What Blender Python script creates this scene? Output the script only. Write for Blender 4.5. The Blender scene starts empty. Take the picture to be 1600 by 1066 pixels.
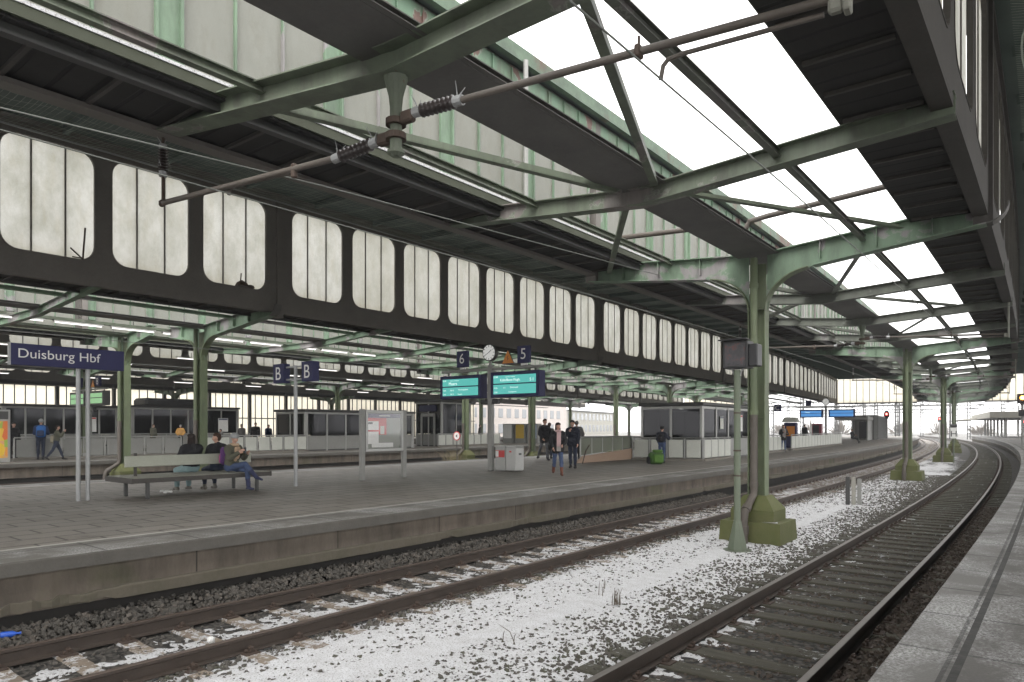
import bpy, bmesh, math, random
import numpy as np
from mathutils import Vector, Matrix
random.seed(7); rng = np.random.default_rng(11)
SC = bpy.context.scene
COL = SC.collection
PI = math.pi
R = 833.0                                   # radius of the curve all tracks follow

def W(p, s, z=0.0):                         # offset to the right, distance along the line, height
    a = s / R
    return Vector((-R + (R + p) * math.cos(a), (R + p) * math.sin(a), z))

def Wn(p, s):
    a = s / R
    return -R + (R + p) * np.cos(a), (R + p) * np.sin(a)

# ------------------------------------------------------------------ objects
def tag(o, label, cat, group=None):
    o['label'] = label; o['category'] = cat
    if group: o['group'] = group
    return o

def kind(o, k):
    o['kind'] = k
    return o

def empty(name, loc, rz=0.0, label=None, cat=None, group=None):
    o = bpy.data.objects.new(name, None)
    COL.objects.link(o); o.location = loc; o.rotation_euler = (0, 0, rz)
    o.empty_display_size = 0.2
    if label: tag(o, label, cat, group)
    return o

def thing(name, p, s, z, label, cat, group=None, rz=0.0):    # Empty standing on the curve: local x = across, y = along
    return empty(name, W(p, s, z), s / R + rz, label, cat, group)

def copy_tree(o, parent=None):
    c = o.copy(); COL.objects.link(c)
    if parent is not None: c.parent = parent
    for ch in list(o.children): copy_tree(ch, c)
    return c

class MB:
    def __init__(self):
        self.v = []; self.f = []; self.m = []; self.uv = {}
    def add(self, vs, fs, mi=0):
        b = len(self.v)
        self.v += [tuple(x) for x in vs]
        for f in fs:
            self.f.append(tuple(b + i for i in f)); self.m.append(mi)
        return self
    def box(self, c, d, rz=0.0, mi=0, ry=0.0, rx=0.0):
        hx, hy, hz = d[0] / 2, d[1] / 2, d[2] / 2
        M = Matrix.Translation(Vector(c)) @ Matrix.Rotation(rz, 4, 'Z') @ Matrix.Rotation(ry, 4, 'Y') @ Matrix.Rotation(rx, 4, 'X')
        vs = [M @ Vector((x * hx, y * hy, z * hz)) for x in (-1, 1) for y in (-1, 1) for z in (-1, 1)]
        return self.add(vs, [(0, 1, 3, 2), (4, 6, 7, 5), (0, 4, 5, 1), (2, 3, 7, 6), (0, 2, 6, 4), (1, 5, 7, 3)], mi)
    def bbox(self, c, d, bev=0.01, rz=0.0, mi=0):     # box with chamfered edges
        hx, hy, hz = d[0] / 2, d[1] / 2, d[2] / 2; b = min(bev, hx * .9, hy * .9, hz * .9)
        M = Matrix.Translation(Vector(c)) @ Matrix.Rotation(rz, 4, 'Z')
        vs = []; idx = {}
        for sx in (-1, 1):
            for sy in (-1, 1):
                for sz in (-1, 1):
                    for k in range(3):
                        p = [sx * (hx - b), sy * (hy - b), sz * (hz - b)]
                        p[k] = (sx, sy, sz)[k] * (hx, hy, hz)[k]
                        idx[(sx, sy, sz, k)] = len(vs); vs.append(M @ Vector(p))
        fs = []
        q = [(-1, -1), (1, -1), (1, 1), (-1, 1)]
        for k in range(3):
            for sg in (-1, 1):
                r = []
                for a, c2 in q:
                    t = [0, 0, 0]; t[k] = sg; t[(k + 1) % 3] = a; t[(k + 2) % 3] = c2
                    r.append(idx[(t[0], t[1], t[2], k)])
                fs.append(tuple(r if sg > 0 else r[::-1]))
        for k in range(3):
            a_, b_ = (k + 1) % 3, (k + 2) % 3
            for s1 in (-1, 1):
                for s2 in (-1, 1):
                    r = []
                    for sk, ax in ((-1, a_), (1, a_), (1, b_), (-1, b_)):
                        t = [0, 0, 0]; t[k] = sk; t[a_] = s1; t[b_] = s2
                        r.append(idx[(t[0], t[1], t[2], ax)])
                    fs.append(tuple(r if s1 * s2 > 0 else r[::-1]))
        for sx in (-1, 1):
            for sy in (-1, 1):
                for sz in (-1, 1):
                    r = [idx[(sx, sy, sz, k)] for k in range(3)]
                    fs.append(tuple(r if sx * sy * sz > 0 else r[::-1]))
        return self.add(vs, fs, mi)
    def tube(self, pts, r, n=8, mi=0, cap=True):
        pts = [Vector(p) for p in pts]; rs = r if isinstance(r, (list, tuple)) else [r] * len(pts)
        rings = []; up = None
        for i, p in enumerate(pts):
            t = (pts[min(i + 1, len(pts) - 1)] - pts[max(i - 1, 0)]).normalized()
            if up is None:
                up = Vector((0, 0, 1)) if abs(t.z) < .9 else Vector((1, 0, 0))
            x = t.cross(up)
            if x.length < 1e-5: x = t.orthogonal()
            x.normalize(); y = x.cross(t).normalized(); up = y
            rings.append([p + (x * math.cos(2 * PI * k / n) + y * math.sin(2 * PI * k / n)) * rs[i] for k in range(n)])
        vs = [v for rg in rings for v in rg]; fs = []
        for i in range(len(pts) - 1):
            for k in range(n):
                a = i * n + k; b = i * n + (k + 1) % n
                fs.append((a, b, b + n, a + n))
        if cap:
            fs.append(tuple(range(n - 1, -1, -1))); fs.append(tuple((len(pts) - 1) * n + k for k in range(n)))
        return self.add(vs, fs, mi)
    def lathe(self, prof, n=16, c=(0, 0, 0), M=None, mi=0):       # prof [(r, z)]
        vs = []; fs = []
        for r_, z_ in prof:
            for k in range(n):
                v = Vector((r_ * math.cos(2 * PI * k / n), r_ * math.sin(2 * PI * k / n), z_))
                vs.append((M @ v if M else v) + Vector(c))
        for i in range(len(prof) - 1):
            for k in range(n):
                a = i * n + k; b = i * n + (k + 1) % n
                fs.append((a, b, b + n, a + n))
        fs.append(tuple(range(n - 1, -1, -1))); fs.append(tuple((len(prof) - 1) * n + k for k in range(n)))
        return self.add(vs, fs, mi)
    def prism(self, pts, y0, y1, mi=0, axis='y'):                 # closed outline in (x, z), extruded along y
        n = len(pts)
        if axis == 'y': mk = lambda a, b, t: (a, t, b)
        elif axis == 'x': mk = lambda a, b, t: (t, a, b)
        else: mk = lambda a, b, t: (a, b, t)
        vs = [mk(a, b, y0) for a, b in pts] + [mk(a, b, y1) for a, b in pts]
        fs = [tuple(range(n - 1, -1, -1)), tuple(range(n, 2 * n))]
        for i in range(n):
            j = (i + 1) % n
            fs.append((i, j, n + j, n + i))
        return self.add(vs, fs, mi)
    def ribbon(self, path, y0, y1, t, mi=0):                      # strip of thickness t following (x, z) path, from y0 to y1
        m = len(path); n_ = []
        for i in range(m):
            a = path[max(i - 1, 0)]; b = path[min(i + 1, m - 1)]
            d = Vector((b[0] - a[0], b[1] - a[1])); d.normalize()
            n_.append((-d.y, d.x))
        up = [(p[0] + k[0] * t / 2, p[1] + k[1] * t / 2) for p, k in zip(path, n_)]
        dn = [(p[0] - k[0] * t / 2, p[1] - k[1] * t / 2) for p, k in zip(path, n_)]
        vs = []
        for i in range(m):
            vs += [(up[i][0], y0, up[i][1]), (up[i][0], y1, up[i][1]), (dn[i][0], y1, dn[i][1]), (dn[i][0], y0, dn[i][1])]
        fs = []
        for i in range(m - 1):
            for k in range(4):
                a = i * 4 + k; b = i * 4 + (k + 1) % 4
                fs.append((a, b, b + 4, a + 4))
        fs += [(3, 2, 1, 0), tuple((m - 1) * 4 + k for k in range(4))]
        return self.add(vs, fs, mi)
    def arc(self, prof, s0, s1, ds=4.0, mi=0, closed=True, cap=True, mats=None, uv=True):   # profile [(p, z)] swept along the curve
        n = len(prof); ns = max(1, int(math.ceil((s1 - s0) / ds)))
        vs = []; uvs = []
        acc = [0.0]
        for i in range(1, n + 1):
            a = prof[i - 1]; b = prof[i % n]; acc.append(acc[-1] + math.hypot(b[0] - a[0], b[1] - a[1]))
        for i in range(ns + 1):
            s = s0 + (s1 - s0) * i / ns
            for p, z in prof: vs.append(W(p, s, z))
        base = len(self.f); fs = []; b0 = len(self.v)
        for i in range(ns):
            sa = s0 + (s1 - s0) * i / ns; sb = s0 + (s1 - s0) * (i + 1) / ns
            for k in range(n if closed else n - 1):
                a = i * n + k; b = i * n + (k + 1) % n
                self.f.append((b0 + a, b0 + a + n, b0 + b + n, b0 + b)); self.m.append(mats[k] if mats else mi)
                pa, pb = prof[k], prof[(k + 1) % n]
                if abs(pa[1] - pb[1]) < abs(pa[0] - pb[0]) : ca, cb = pa[0], pb[0]
                else: ca, cb = pa[1], pb[1]
                self.uv[len(self.f) - 1] = [(sa, ca), (sb, ca), (sb, cb), (sa, cb)]
        if closed and cap:
            self.f.append(tuple(b0 + k for k in range(n))); self.m.append(mats[0] if mats else mi)
            self.f.append(tuple(b0 + ns * n + k for k in range(n - 1, -1, -1))); self.m.append(mats[0] if mats else mi)
        self.v += [tuple(v) for v in vs]
        return self
    def abox(self, p0, p1, z0, z1, s0, s1, ds=4.0, mi=0):
        return self.arc([(p0, z0), (p1, z0), (p1, z1), (p0, z1)], s0, s1, ds, mi)
    def build(self, name, mats, parent=None, smooth=False, auto=None):
        me = bpy.data.meshes.new(name)
        me.from_pydata(self.v, [], self.f)
        if not isinstance(mats, (list, tuple)): mats = [mats]
        for m in mats: me.materials.append(m)
        if len(mats) > 1: me.polygons.foreach_set('material_index', self.m)
        if self.uv:
            l = me.uv_layers.new(name='UVMap')
            for fi, cs in self.uv.items():
                pl = me.polygons[fi]
                for k, li in enumerate(pl.loop_indices): l.data[li].uv = cs[k]
        bm = bmesh.new(); bm.from_mesh(me); bmesh.ops.recalc_face_normals(bm, faces=bm.faces); bm.to_mesh(me); bm.free()
        if smooth:
            me.polygons.foreach_set('use_smooth', [True] * len(me.polygons))
            try: me.set_sharp_from_angle(angle=math.radians(auto or 40))
            except Exception: pass
        me.update()
        o = bpy.data.objects.new(name, me); COL.objects.link(o)
        if parent is not None: o.parent = parent
        return o

def np_mesh(name, verts, faces, mats, mi=None, uv=None, smooth=False, parent=None):   # big meshes from arrays; faces (n, k)
    me = bpy.data.meshes.new(name)
    nv, nf, k = len(verts), len(faces), faces.shape[1]
    me.vertices.add(nv); me.vertices.foreach_set('co', np.ascontiguousarray(verts, dtype=np.float32).ravel())
    me.loops.add(nf * k); me.loops.foreach_set('vertex_index', np.ascontiguousarray(faces, dtype=np.int32).ravel())
    me.polygons.add(nf); me.polygons.foreach_set('loop_start', np.arange(0, nf * k, k, dtype=np.int32))
    me.polygons.foreach_set('loop_total', np.full(nf, k, dtype=np.int32))
    for m in (mats if isinstance(mats, (list, tuple)) else [mats]): me.materials.append(m)
    if mi is not None: me.polygons.foreach_set('material_index', np.ascontiguousarray(mi, dtype=np.int32))
    if uv is not None:
        l = me.uv_layers.new(name='UVMap'); l.data.foreach_set('uv', np.ascontiguousarray(uv[faces.ravel()], dtype=np.float32).ravel())
    me.polygons.foreach_set('use_smooth', np.full(nf, smooth))
    me.update(calc_edges=True); me.validate()
    o = bpy.data.objects.new(name, me); COL.objects.link(o)
    if parent is not None: o.parent = parent
    return o

# ------------------------------------------------------------------ materials
def srgb(h):
    if isinstance(h, str):
        h = h.lstrip('#'); c = [int(h[i:i + 2], 16) / 255 for i in (0, 2, 4)]
    else: c = list(h)
    return tuple(((x / 12.92) if x <= .04045 else ((x + .055) / 1.055) ** 2.4) for x in c) + (1,)

class NT:
    def __init__(self, name):
        self.m = bpy.data.materials.new(name); self.m.use_nodes = True
        self.t = self.m.node_tree; self.t.nodes.clear()
        self.out = self.n('ShaderNodeOutputMaterial')
    def n(self, ty, **kw):
        nd = self.t.nodes.new(ty)
        for k, v in kw.items():
            if k.startswith('_'): setattr(nd, k[1:], v)
            else:
                key = int(k[1:]) if k[0] == 'i' and k[1:].isdigit() else k.replace('__', ' ')
                self.set(nd.inputs[key], v)
        return nd
    def set(self, sock, v):
        if isinstance(v, bpy.types.NodeSocket): self.t.links.new(v, sock)
        elif isinstance(v, bpy.types.Node): self.t.links.new(v.outputs[0], sock)
        else: sock.default_value = v
    def coord(self, kind='Object'):
        return self.n('ShaderNodeTexCoord').outputs[kind]
    def noise(self, vec, scale, detail=4, rough=.6, dist=0.0):
        return self.n('ShaderNodeTexNoise', Vector=vec, Scale=scale, Detail=detail, Roughness=rough, Distortion=dist).outputs['Fac']
    def ramp(self, fac, stops):
        nd = self.n('ShaderNodeValToRGB', Fac=fac); e = nd.color_ramp.elements
        while len(e) > 1: e.remove(e[-1])
        e[0].position, e[0].color = stops[0][0], self.c(stops[0][1])
        for p, c in stops[1:]:
            x = e.new(p); x.color = self.c(c)
        return nd.outputs['Color']
    def c(self, c):
        if isinstance(c, (int, float)): return (c, c, c, 1)
        return tuple(c) if len(c) == 4 else tuple(c) + (1,)
    def mix(self, fac, a, b, mode='MIX'):
        nd = self.n('ShaderNodeMix', _data_type='RGBA', _blend_type=mode)
        self.set(nd.inputs[0], fac)
        for k, v in ((6, a), (7, b)):
            self.set(nd.inputs[k], v if isinstance(v, (bpy.types.NodeSocket, bpy.types.Node)) else self.c(v))
        return nd.outputs[2]
    def math(self, op, a, b=0.0, clamp=False):
        nd = self.n('ShaderNodeMath', _operation=op, _use_clamp=clamp)
        self.set(nd.inputs[0], a); self.set(nd.inputs[1], b)
        return nd.outputs[0]
    def map(self, vec, scale=(1, 1, 1), loc=(0, 0, 0)):
        return self.n('ShaderNodeMapping', Vector=vec, Scale=scale, Location=loc).outputs[0]
    def bump(self, h, strength=.3, dist=.02):
        return self.n('ShaderNodeBump', Height=h, Strength=strength, Distance=dist).outputs[0]
    def pbr(self, color, rough=.7, metal=0.0, normal=None, **kw):
        b = self.n('ShaderNodeBsdfPrincipled')
        self.set(b.inputs['Base Color'], self.c(color) if isinstance(color, tuple) else color)
        self.set(b.inputs['Roughness'], rough); self.set(b.inputs['Metallic'], metal)
        if normal is not None: self.set(b.inputs['Normal'], normal)
        for k, v in kw.items(): self.set(b.inputs[k.replace('__', ' ')], v)
        self.t.links.new(b.outputs[0], self.out.inputs[0])
        return self.m
    def sep(self, vec):
        return self.n('ShaderNodeSeparateXYZ', Vector=vec).outputs

def simple(name, c1, c2=None, scale=3.0, rough=.7, metal=0.0, bump=0.0, bscale=30, fine=True):
    t = NT(name); v = t.coord()
    c2 = c2 or tuple(x * .7 for x in c1[:3])
    f = t.ramp(t.noise(v, scale, 6, .65), [(.3, 0), (.7, 1)])
    col = t.mix(f, c1, c2)
    nrm = None
    if bump: nrm = t.bump(t.noise(v, bscale, 4), bump, .01)
    if fine:
        col = t.mix(.35, col, t.mix(t.noise(v, scale * 14, 3), tuple(x * .6 for x in c1[:3]), tuple(min(1, x * 1.35) for x in c1[:3])))
    return t.pbr(col, rough, metal, nrm)

def steel_paint(name, paint, paint2, dirt, primer, patch=.62, dirt_amt=.5):
    t = NT(name); v = t.n('ShaderNodeNewGeometry').outputs['Position']
    base = t.mix(t.ramp(t.noise(v, 1.3, 5), [(.3, 0), (.7, 1)]), paint, paint2)
    pk = t.noise(v, .8, 8, .58, .5)
    base = t.mix(t.ramp(pk, [(patch, 0), (patch + .015, 1)]), base, primer)
    base = t.mix(t.ramp(pk, [(patch - .008, 0), (patch, .6), (patch + .008, 0)]), base, (.34, .33, .31))
    d = t.noise(t.map(v, (1, 1, .25)), 3.0, 6, .7)
    base = t.mix(t.math('MULTIPLY', t.ramp(d, [(.42, 0), (.75, 1)]), dirt_amt), base, dirt)
    rs = t.noise(v, 9, 5, .7)
    base = t.mix(t.ramp(rs, [(.66, 0), (.74, .8)]), base, (.10, .05, .03))
    return t.pbr(base, .6, 0, t.bump(t.noise(v, 40, 3), .15, .01))

M = {}
M['green'] = steel_paint('green_paint', (.165, .245, .165), (.125, .185, .125), (.05, .058, .045), (.25, .235, .235), .57, .65)
M['green_dirty'] = steel_paint('green_grimy_paint', (.145, .18, .125), (.105, .12, .088), (.055, .055, .045), (.19, .17, .16), .60, .75)
M['olive'] = steel_paint('olive_column_paint', (.135, .165, .088), (.10, .13, .072), (.05, .048, .035), (.14, .13, .11), .70, .6)
M['sage'] = steel_paint('sage_post_paint', (.125, .15, .105), (.10, .122, .085), (.12, .14, .09), (.2, .19, .17), .72, .35)
M['brown_steel'] = simple('brown_grimy_steel', (.150, .138, .124), (.108, .099, .09), 1.2, .7, 0, .15)
M['dark_steel'] = simple('sooty_steel', (.125, .12, .112), (.075, .072, .068), 1.5, .75, 0, .15)
M['beam_grey'] = steel_paint('worn_grey_steel', (.13, .145, .115), (.10, .105, .09), (.05, .05, .044), (.16, .15, .145), .60, .6)
M['soot'] = simple('soot_black_brown_steel', (.062, .056, .05), (.04, .037, .034), 1.4, .75, 0, .15)
M['galv'] = simple('galvanised_metal', (.33, .335, .335), (.27, .275, .275), 4, .5, .5)
M['alu'] = simple('brushed_aluminium', (.36, .36, .345), (.30, .30, .29), 2, .42, .55)
M['frame_grey'] = simple('grey_powder_coat', (.25, .25, .235), (.2, .2, .19), 2, .5)
M['grey_dark'] = simple('dark_grey_paint', (.05, .05, .048), (.038, .038, .037), 2, .5)
M['black'] = simple('black_plastic', (.014, .014, .015), (.01, .01, .011), 3, .45)
M['white'] = simple('white_paint', (.74, .74, .72), (.66, .66, .64), 3, .5)
M['cream'] = simple('off_white_panel', (.52, .53, .48), (.44, .45, .41), 1.5, .55)
M['navy'] = simple('navy_sign_enamel', (.012, .013, .075), (.011, .012, .065), 2, .6, fine=False)
M['red'] = simple('red_enamel', (.50, .035, .03), (.45, .03, .03), 3, .45, fine=False)
M['orange'] = simple('orange_enamel', (.62, .22, .02), (.56, .19, .02), 3, .45, fine=False)
M['yellow'] = simple('yellow_enamel', (.66, .44, .03), (.6, .38, .03), 3, .45, fine=False)
M['tan'] = simple('tan_wall_tiles', (.36, .25, .18), (.32, .22, .155), 3, .6)
M['concrete'] = simple('weathered_concrete', (.20, .185, .16), (.13, .115, .095), 1.6, .9, 0, .4, 25)
M['canopy'] = simple('pale_canopy_concrete', (.33, .32, .28), (.27, .26, .23), 1, .8)
M['wood_grey'] = simple('weathered_bench_wood', (.26, .26, .22), (.17, .17, .145), 5, .7, 0, .2, 40)
M['pale_board'] = simple('painted_backrest_board', (.36, .37, .31), (.29, .30, .25), 4, .6)
M['pipe_brown'] = simple('brown_cast_pipe', (.095, .08, .066), (.07, .06, .052), 3, .6)
M['rust'] = simple('rusty_steel', (.075, .052, .04), (.05, .036, .028), 5, .8, .2, .3, 60)

def wood_planks():
    t = NT('sooty_plank_soffit'); uv = t.coord('UV')
    br = t.n('ShaderNodeTexWave', Vector=t.map(uv, (1, 1, 1)), Scale=.85, Distortion=0.3, Detail=1, _wave_type='BANDS', _bands_direction='X')
    line = t.ramp(br.outputs['Fac'], [(0, 0), (.03, 0), (.07, 1)])
    col = t.mix(t.noise(t.map(uv, (.6, 5, 1)), 2, 5), (.014, .0135, .013), (.024, .0225, .021))
    col = t.mix(line, (.008, .008, .008), col)
    return t.pbr(col, .85, 0, t.bump(line, .5, .02))
M['planks'] = wood_planks()

def soffit():
    t = NT('teal_grey_roof_soffit'); v = t.n('ShaderNodeNewGeometry').outputs['Position']
    col = t.mix(t.ramp(t.noise(v, .5, 5), [(.3, 0), (.7, 1)]), (.085, .112, .10), (.06, .078, .07))
    return t.pbr(col, .85)
M['soffit'] = soffit()

def copper():
    t = NT('green_copper_fascia'); v = t.n('ShaderNodeNewGeometry').outputs['Position']
    col = t.mix(t.ramp(t.noise(v, 2.2, 6, .7), [(.35, 0), (.65, 1)]), (.10, .15, .10), (.06, .085, .06))
    col = t.mix(t.ramp(t.noise(v, .6, 5), [(.52, 0), (.62, 1)]), col, (.085, .05, .035))
    return t.pbr(col, .7)
M['copper'] = copper()
M['fascia'] = simple('mossy_fascia', (.05, .055, .035), (.075, .085, .06), 3, .8)
M['frieze'] = steel_paint('green_frieze_paint', (.145, .235, .155), (.11, .185, .125), (.09, .05, .04), (.14, .08, .065), .56, .6)

def glass_frosted(name, c1, c2, streak, k=.72):
    t = NT(name); v = t.n('ShaderNodeNewGeometry').outputs['Position']
    d = t.noise(t.map(v, (1, 1, .6)), 1.5, 8, .7)
    col = t.mix(t.ramp(d, [(.38, 0), (.66, 1)]), c1, c2)
    g = t.noise(t.map(v, (3, 3, .8)), 1.6, 6, .65)
    col = t.mix(t.math('MULTIPLY', t.ramp(g, [(.5, 0), (.75, 1)]), streak), col, (.36, .30, .18))
    rnd = t.n('ShaderNodeObjectInfo').outputs['Random']
    col = t.mix(t.math('MULTIPLY', rnd, .42), col, (.36, .345, .28))
    gz = t.sep(t.coord('Generated'))[2]
    edge = t.ramp(t.math('ADD', gz, t.math('MULTIPLY', t.math('SUBTRACT', t.noise(v, 5, 5, .7), .5), .16)), [(0, 1), (.10, .25), (.2, 0), (.92, 0), (1, .7)])
    col = t.mix(t.math('MULTIPLY', edge, .55), col, (.30, .26, .17))
    bl = t.noise(t.map(v, (1, 1, 1), (7, 3, 5)), 2.6, 5, .75)
    col = t.mix(t.math('MULTIPLY', t.ramp(bl, [(.55, 0), (.75, 1)]), .35), col, (.33, .31, .22))
    f = t.noise(v, 60, 3)
    col = t.mix(.16, col, t.mix(f, (.3, .3, .28), (.9, .9, .86)))
    tr = t.n('ShaderNodeBsdfTranslucent', Color=col)
    di = t.n('ShaderNodeBsdfPrincipled', Roughness=.35); t.set(di.inputs['Base Color'], t.mix(.5, col, (.22, .23, .20)))
    mx = t.n('ShaderNodeMixShader', i0=k, i1=di.outputs[0], i2=tr.outputs[0])
    t.t.links.new(mx.outputs[0], t.out.inputs[0])
    return t.m
M['pane'] = glass_frosted('wired_frosted_glass', (.55, .545, .51), (.33, .325, .275), .35, .84)
M['pane_out'] = glass_frosted('weathered_skylight_glass', (.66, .67, .60), (.54, .55, .48), .3, .55)
M['pane_cream'] = glass_frosted('cream_screen_glass', (.98, .92, .76), (.93, .85, .66), .15, .92)

def dark_glass():
    t = NT('tinted_glass')
    g = t.n('ShaderNodeBsdfGlossy', Roughness=.06); g.inputs['Color'].default_value = (.22, .22, .23, 1)
    tr = t.n('ShaderNodeBsdfTransparent'); tr.inputs[0].default_value = (.16, .16, .165, 1)
    fr = t.n('ShaderNodeFresnel', IOR=1.5)
    mx = t.n('ShaderNodeMixShader', i0=t.math('ADD', fr, .05), i1=tr.outputs[0], i2=g.outputs[0])
    t.t.links.new(mx.outputs[0], t.out.inputs[0]); return t.m
M['glass'] = dark_glass()
def clear_glass():
    t = NT('clear_balustrade_glass')
    g = t.n('ShaderNodeBsdfGlossy', Roughness=.05); g.inputs['Color'].default_value = (.9, .95, .9, 1)
    tr = t.n('ShaderNodeBsdfTransparent'); tr.inputs[0].default_value = (.68, .71, .62, 1)
    di = t.n('ShaderNodeBsdfDiffuse'); di.inputs[0].default_value = (.40, .42, .34, 1)
    fr = t.n('ShaderNodeFresnel', IOR=1.45)
    m1 = t.n('ShaderNodeMixShader', i0=.45, i1=tr.outputs[0], i2=di.outputs[0])
    mx = t.n('ShaderNodeMixShader', i0=fr, i1=m1.outputs[0], i2=g.outputs[0])
    t.t.links.new(mx.outputs[0], t.out.inputs[0]); return t.m
M['glass_clear'] = clear_glass()

def emit(name, col, strength):
    t = NT(name); e = t.n('ShaderNodeEmission', Strength=strength); e.inputs[0].default_value = tuple(col) + (1,)
    t.t.links.new(e.outputs[0], t.out.inputs[0]); return t.m
M['lamp'] = emit('fluorescent_tube', (1, .97, .92), .75)
M['lcd'] = emit('teal_lcd_backlight', (.10, .42, .38), .36)
M['lcd_blue'] = emit('blue_lcd_backlight', (.08, .25, .55), .36)
M['lcd_green'] = emit('pale_green_lcd', (.30, .52, .28), .32)
M['lcd_text'] = emit('lcd_white_text', (.75, .95, .9), .42)
M['red_lamp'] = emit('red_signal_lamp', (1, .06, .05), 6)
M['amber_lamp'] = emit('amber_signal_lamp', (1, .36, .04), 8)
M['white_lamp'] = emit('white_signal_lamp', (1, .95, .9), 3)

M['coping_face'] = simple('dark_edge_slab_face', (.088, .082, .072), (.055, .051, .044), 2.2, .9, 0, .4, 30)
def paving(name, joint_l, joint_w, dark, light, frost, off):
    t = NT(name); uv = t.coord('UV')
    br = t.n('ShaderNodeTexBrick', Vector=uv, Scale=1.0, _offset=off, _offset_frequency=2)
    br.inputs['Mortar Size'].default_value = .02; br.inputs['Brick Width'].default_value = joint_l; br.inputs['Row Height'].default_value = joint_w
    br.inputs['Color1'].default_value = dark + (1,); br.inputs['Color2'].default_value = light + (1,)
    br.inputs['Mortar'].default_value = (.012, .011, .010, 1); br.inputs['Bias'].default_value = 0
    col = t.mix(t.math('MULTIPLY', t.ramp(t.noise(uv, .35, 6, .65), [(.35, 0), (.7, 1)]), .5), br.outputs['Color'], tuple(x * .62 for x in dark))
    col = t.mix(t.math('MULTIPLY', t.noise(uv, 55, 3), .35), col, tuple(min(1, x * 2) for x in light))
    st = t.noise(uv, 1.7, 6, .7, .5)
    col = t.mix(t.math('MULTIPLY', t.ramp(st, [(.58, 0), (.72, 1)]), .5), col, (.03, .03, .028))
    if frost:
        fr = t.noise(uv, .95, 9, .74, .4); sp = t.noise(uv, 40, 6, .8)
        fm = t.math('MULTIPLY', t.ramp(fr, [(.44, 0), (.60, 1)]), t.ramp(sp, [(.45, 0), (.56, 1)]))
        col = t.mix(t.math('MULTIPLY', fm, frost), col, (.46, .46, .455))
    col = t.mix(t.math('MULTIPLY', br.outputs['Fac'], .45), col, (.018, .017, .015))
    h = t.math('SUBTRACT', t.noise(uv, 45, 3), t.math('MULTIPLY', br.outputs['Fac'], 1.5))
    return t.pbr(col, .62, 0, t.bump(h, .35, .01))
M['paving'] = paving('grey_paving_slabs', .8, .5, (.128, .114, .099), (.185, .167, .146), .15, .5)
M['paving_near'] = paving('frosty_paving_slabs', 1.1, .62, (.062, .058, .053), (.098, .092, .084), .95, .0)
M['coping'] = paving('frosted_edge_slabs', 1.2, 2.0, (.095, .09, .08), (.13, .122, .11), .85, 0)
M['coping_near'] = paving('icy_edge_slabs', 1.1, 2.0, (.10, .096, .09), (.14, .135, .125), 1.0, 0)
M['white_line'] = simple('worn_white_line', (.45, .44, .40), (.28, .27, .25), 6, .7)
M['tactile'] = simple('ribbed_tactile_strip', (.17, .165, .15), (.12, .115, .105), 4, .75)

def platform_wall():
    t = NT('stained_platform_wall'); uv = t.coord('UV')
    br = t.n('ShaderNodeTexBrick', Vector=uv, Scale=1.0, _offset=0.0)
    br.inputs['Mortar Size'].default_value = .012; br.inputs['Brick Width'].default_value = 2.4; br.inputs['Row Height'].default_value = 3
    br.inputs['Color1'].default_value = (.12, .10, .08, 1); br.inputs['Color2'].default_value = (.145, .118, .095, 1); br.inputs['Mortar'].default_value = (.03, .027, .022, 1)
    d = t.noise(t.map(uv, (1, .25, 1)), 2.2, 6, .7)
    col = t.mix(t.math('MULTIPLY', t.ramp(d, [(.38, 0), (.66, 1)]), .85), br.outputs['Color'], (.05, .042, .033))
    g = t.noise(uv, .45, 5, .6)
    col = t.mix(t.math('MULTIPLY', t.ramp(g, [(.55, 0), (.68, 1)]), .55), col, (.075, .085, .035))
    return t.pbr(col, .9, 0, t.bump(t.noise(uv, 18, 5), .4, .02))
M['pwall'] = platform_wall()
M['ledge'] = simple('mossy_ledge_concrete', (.105, .09, .07), (.06, .058, .036), 1.6, .95, 0, .8, 10)
M['void'] = simple('recess_shade_paint', (.02, .018, .016), (.012, .011, .01), 2, .95)  # near-black colour painted in for the shade of the gap below the ledge
M['moss'] = simple('mossy_concrete', (.075, .088, .026), (.135, .13, .06), 1.6, .9, 0, .4, 20)
M['joint'] = simple('dark_filled_joint', (.03, .03, .028), (.085, .082, .076), 7, .9, 0, .4, 30)
M['rail_side'] = simple('brown_rail_steel', (.066, .050, .040), (.042, .033, .028), 4, .65, .3, .2, 50)
M['rail_top'] = simple('worn_rail_head', (.16, .125, .105), (.12, .09, .075), 7, .5, .6)
M['rail_top_bright'] = simple('polished_rail_head', (.19, .175, .16), (.15, .135, .125), 7, .5, .6)
def snowy_sleeper():
    t = NT('beige_concrete_sleeper'); v = t.n('ShaderNodeNewGeometry').outputs['Position']
    col = t.mix(t.ramp(t.noise(v, 3, 6, .7), [(.3, 0), (.7, 1)]), (.25, .205, .155), (.17, .135, .105))
    m = t.math('ADD', t.noise(t.map(v, (1, 1, 1)), 5, 6, .75), t.math('MULTIPLY', t.math('SUBTRACT', t.noise(v, 30, 4, .7), .5), .5))
    col = t.mix(t.ramp(m, [(.50, 0), (.56, .9)]), col, (.54, .545, .56))
    return t.pbr(col, .9, 0, t.bump(t.noise(v, 40, 4), .4, .01))
M['sleeper_conc'] = snowy_sleeper()
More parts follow.
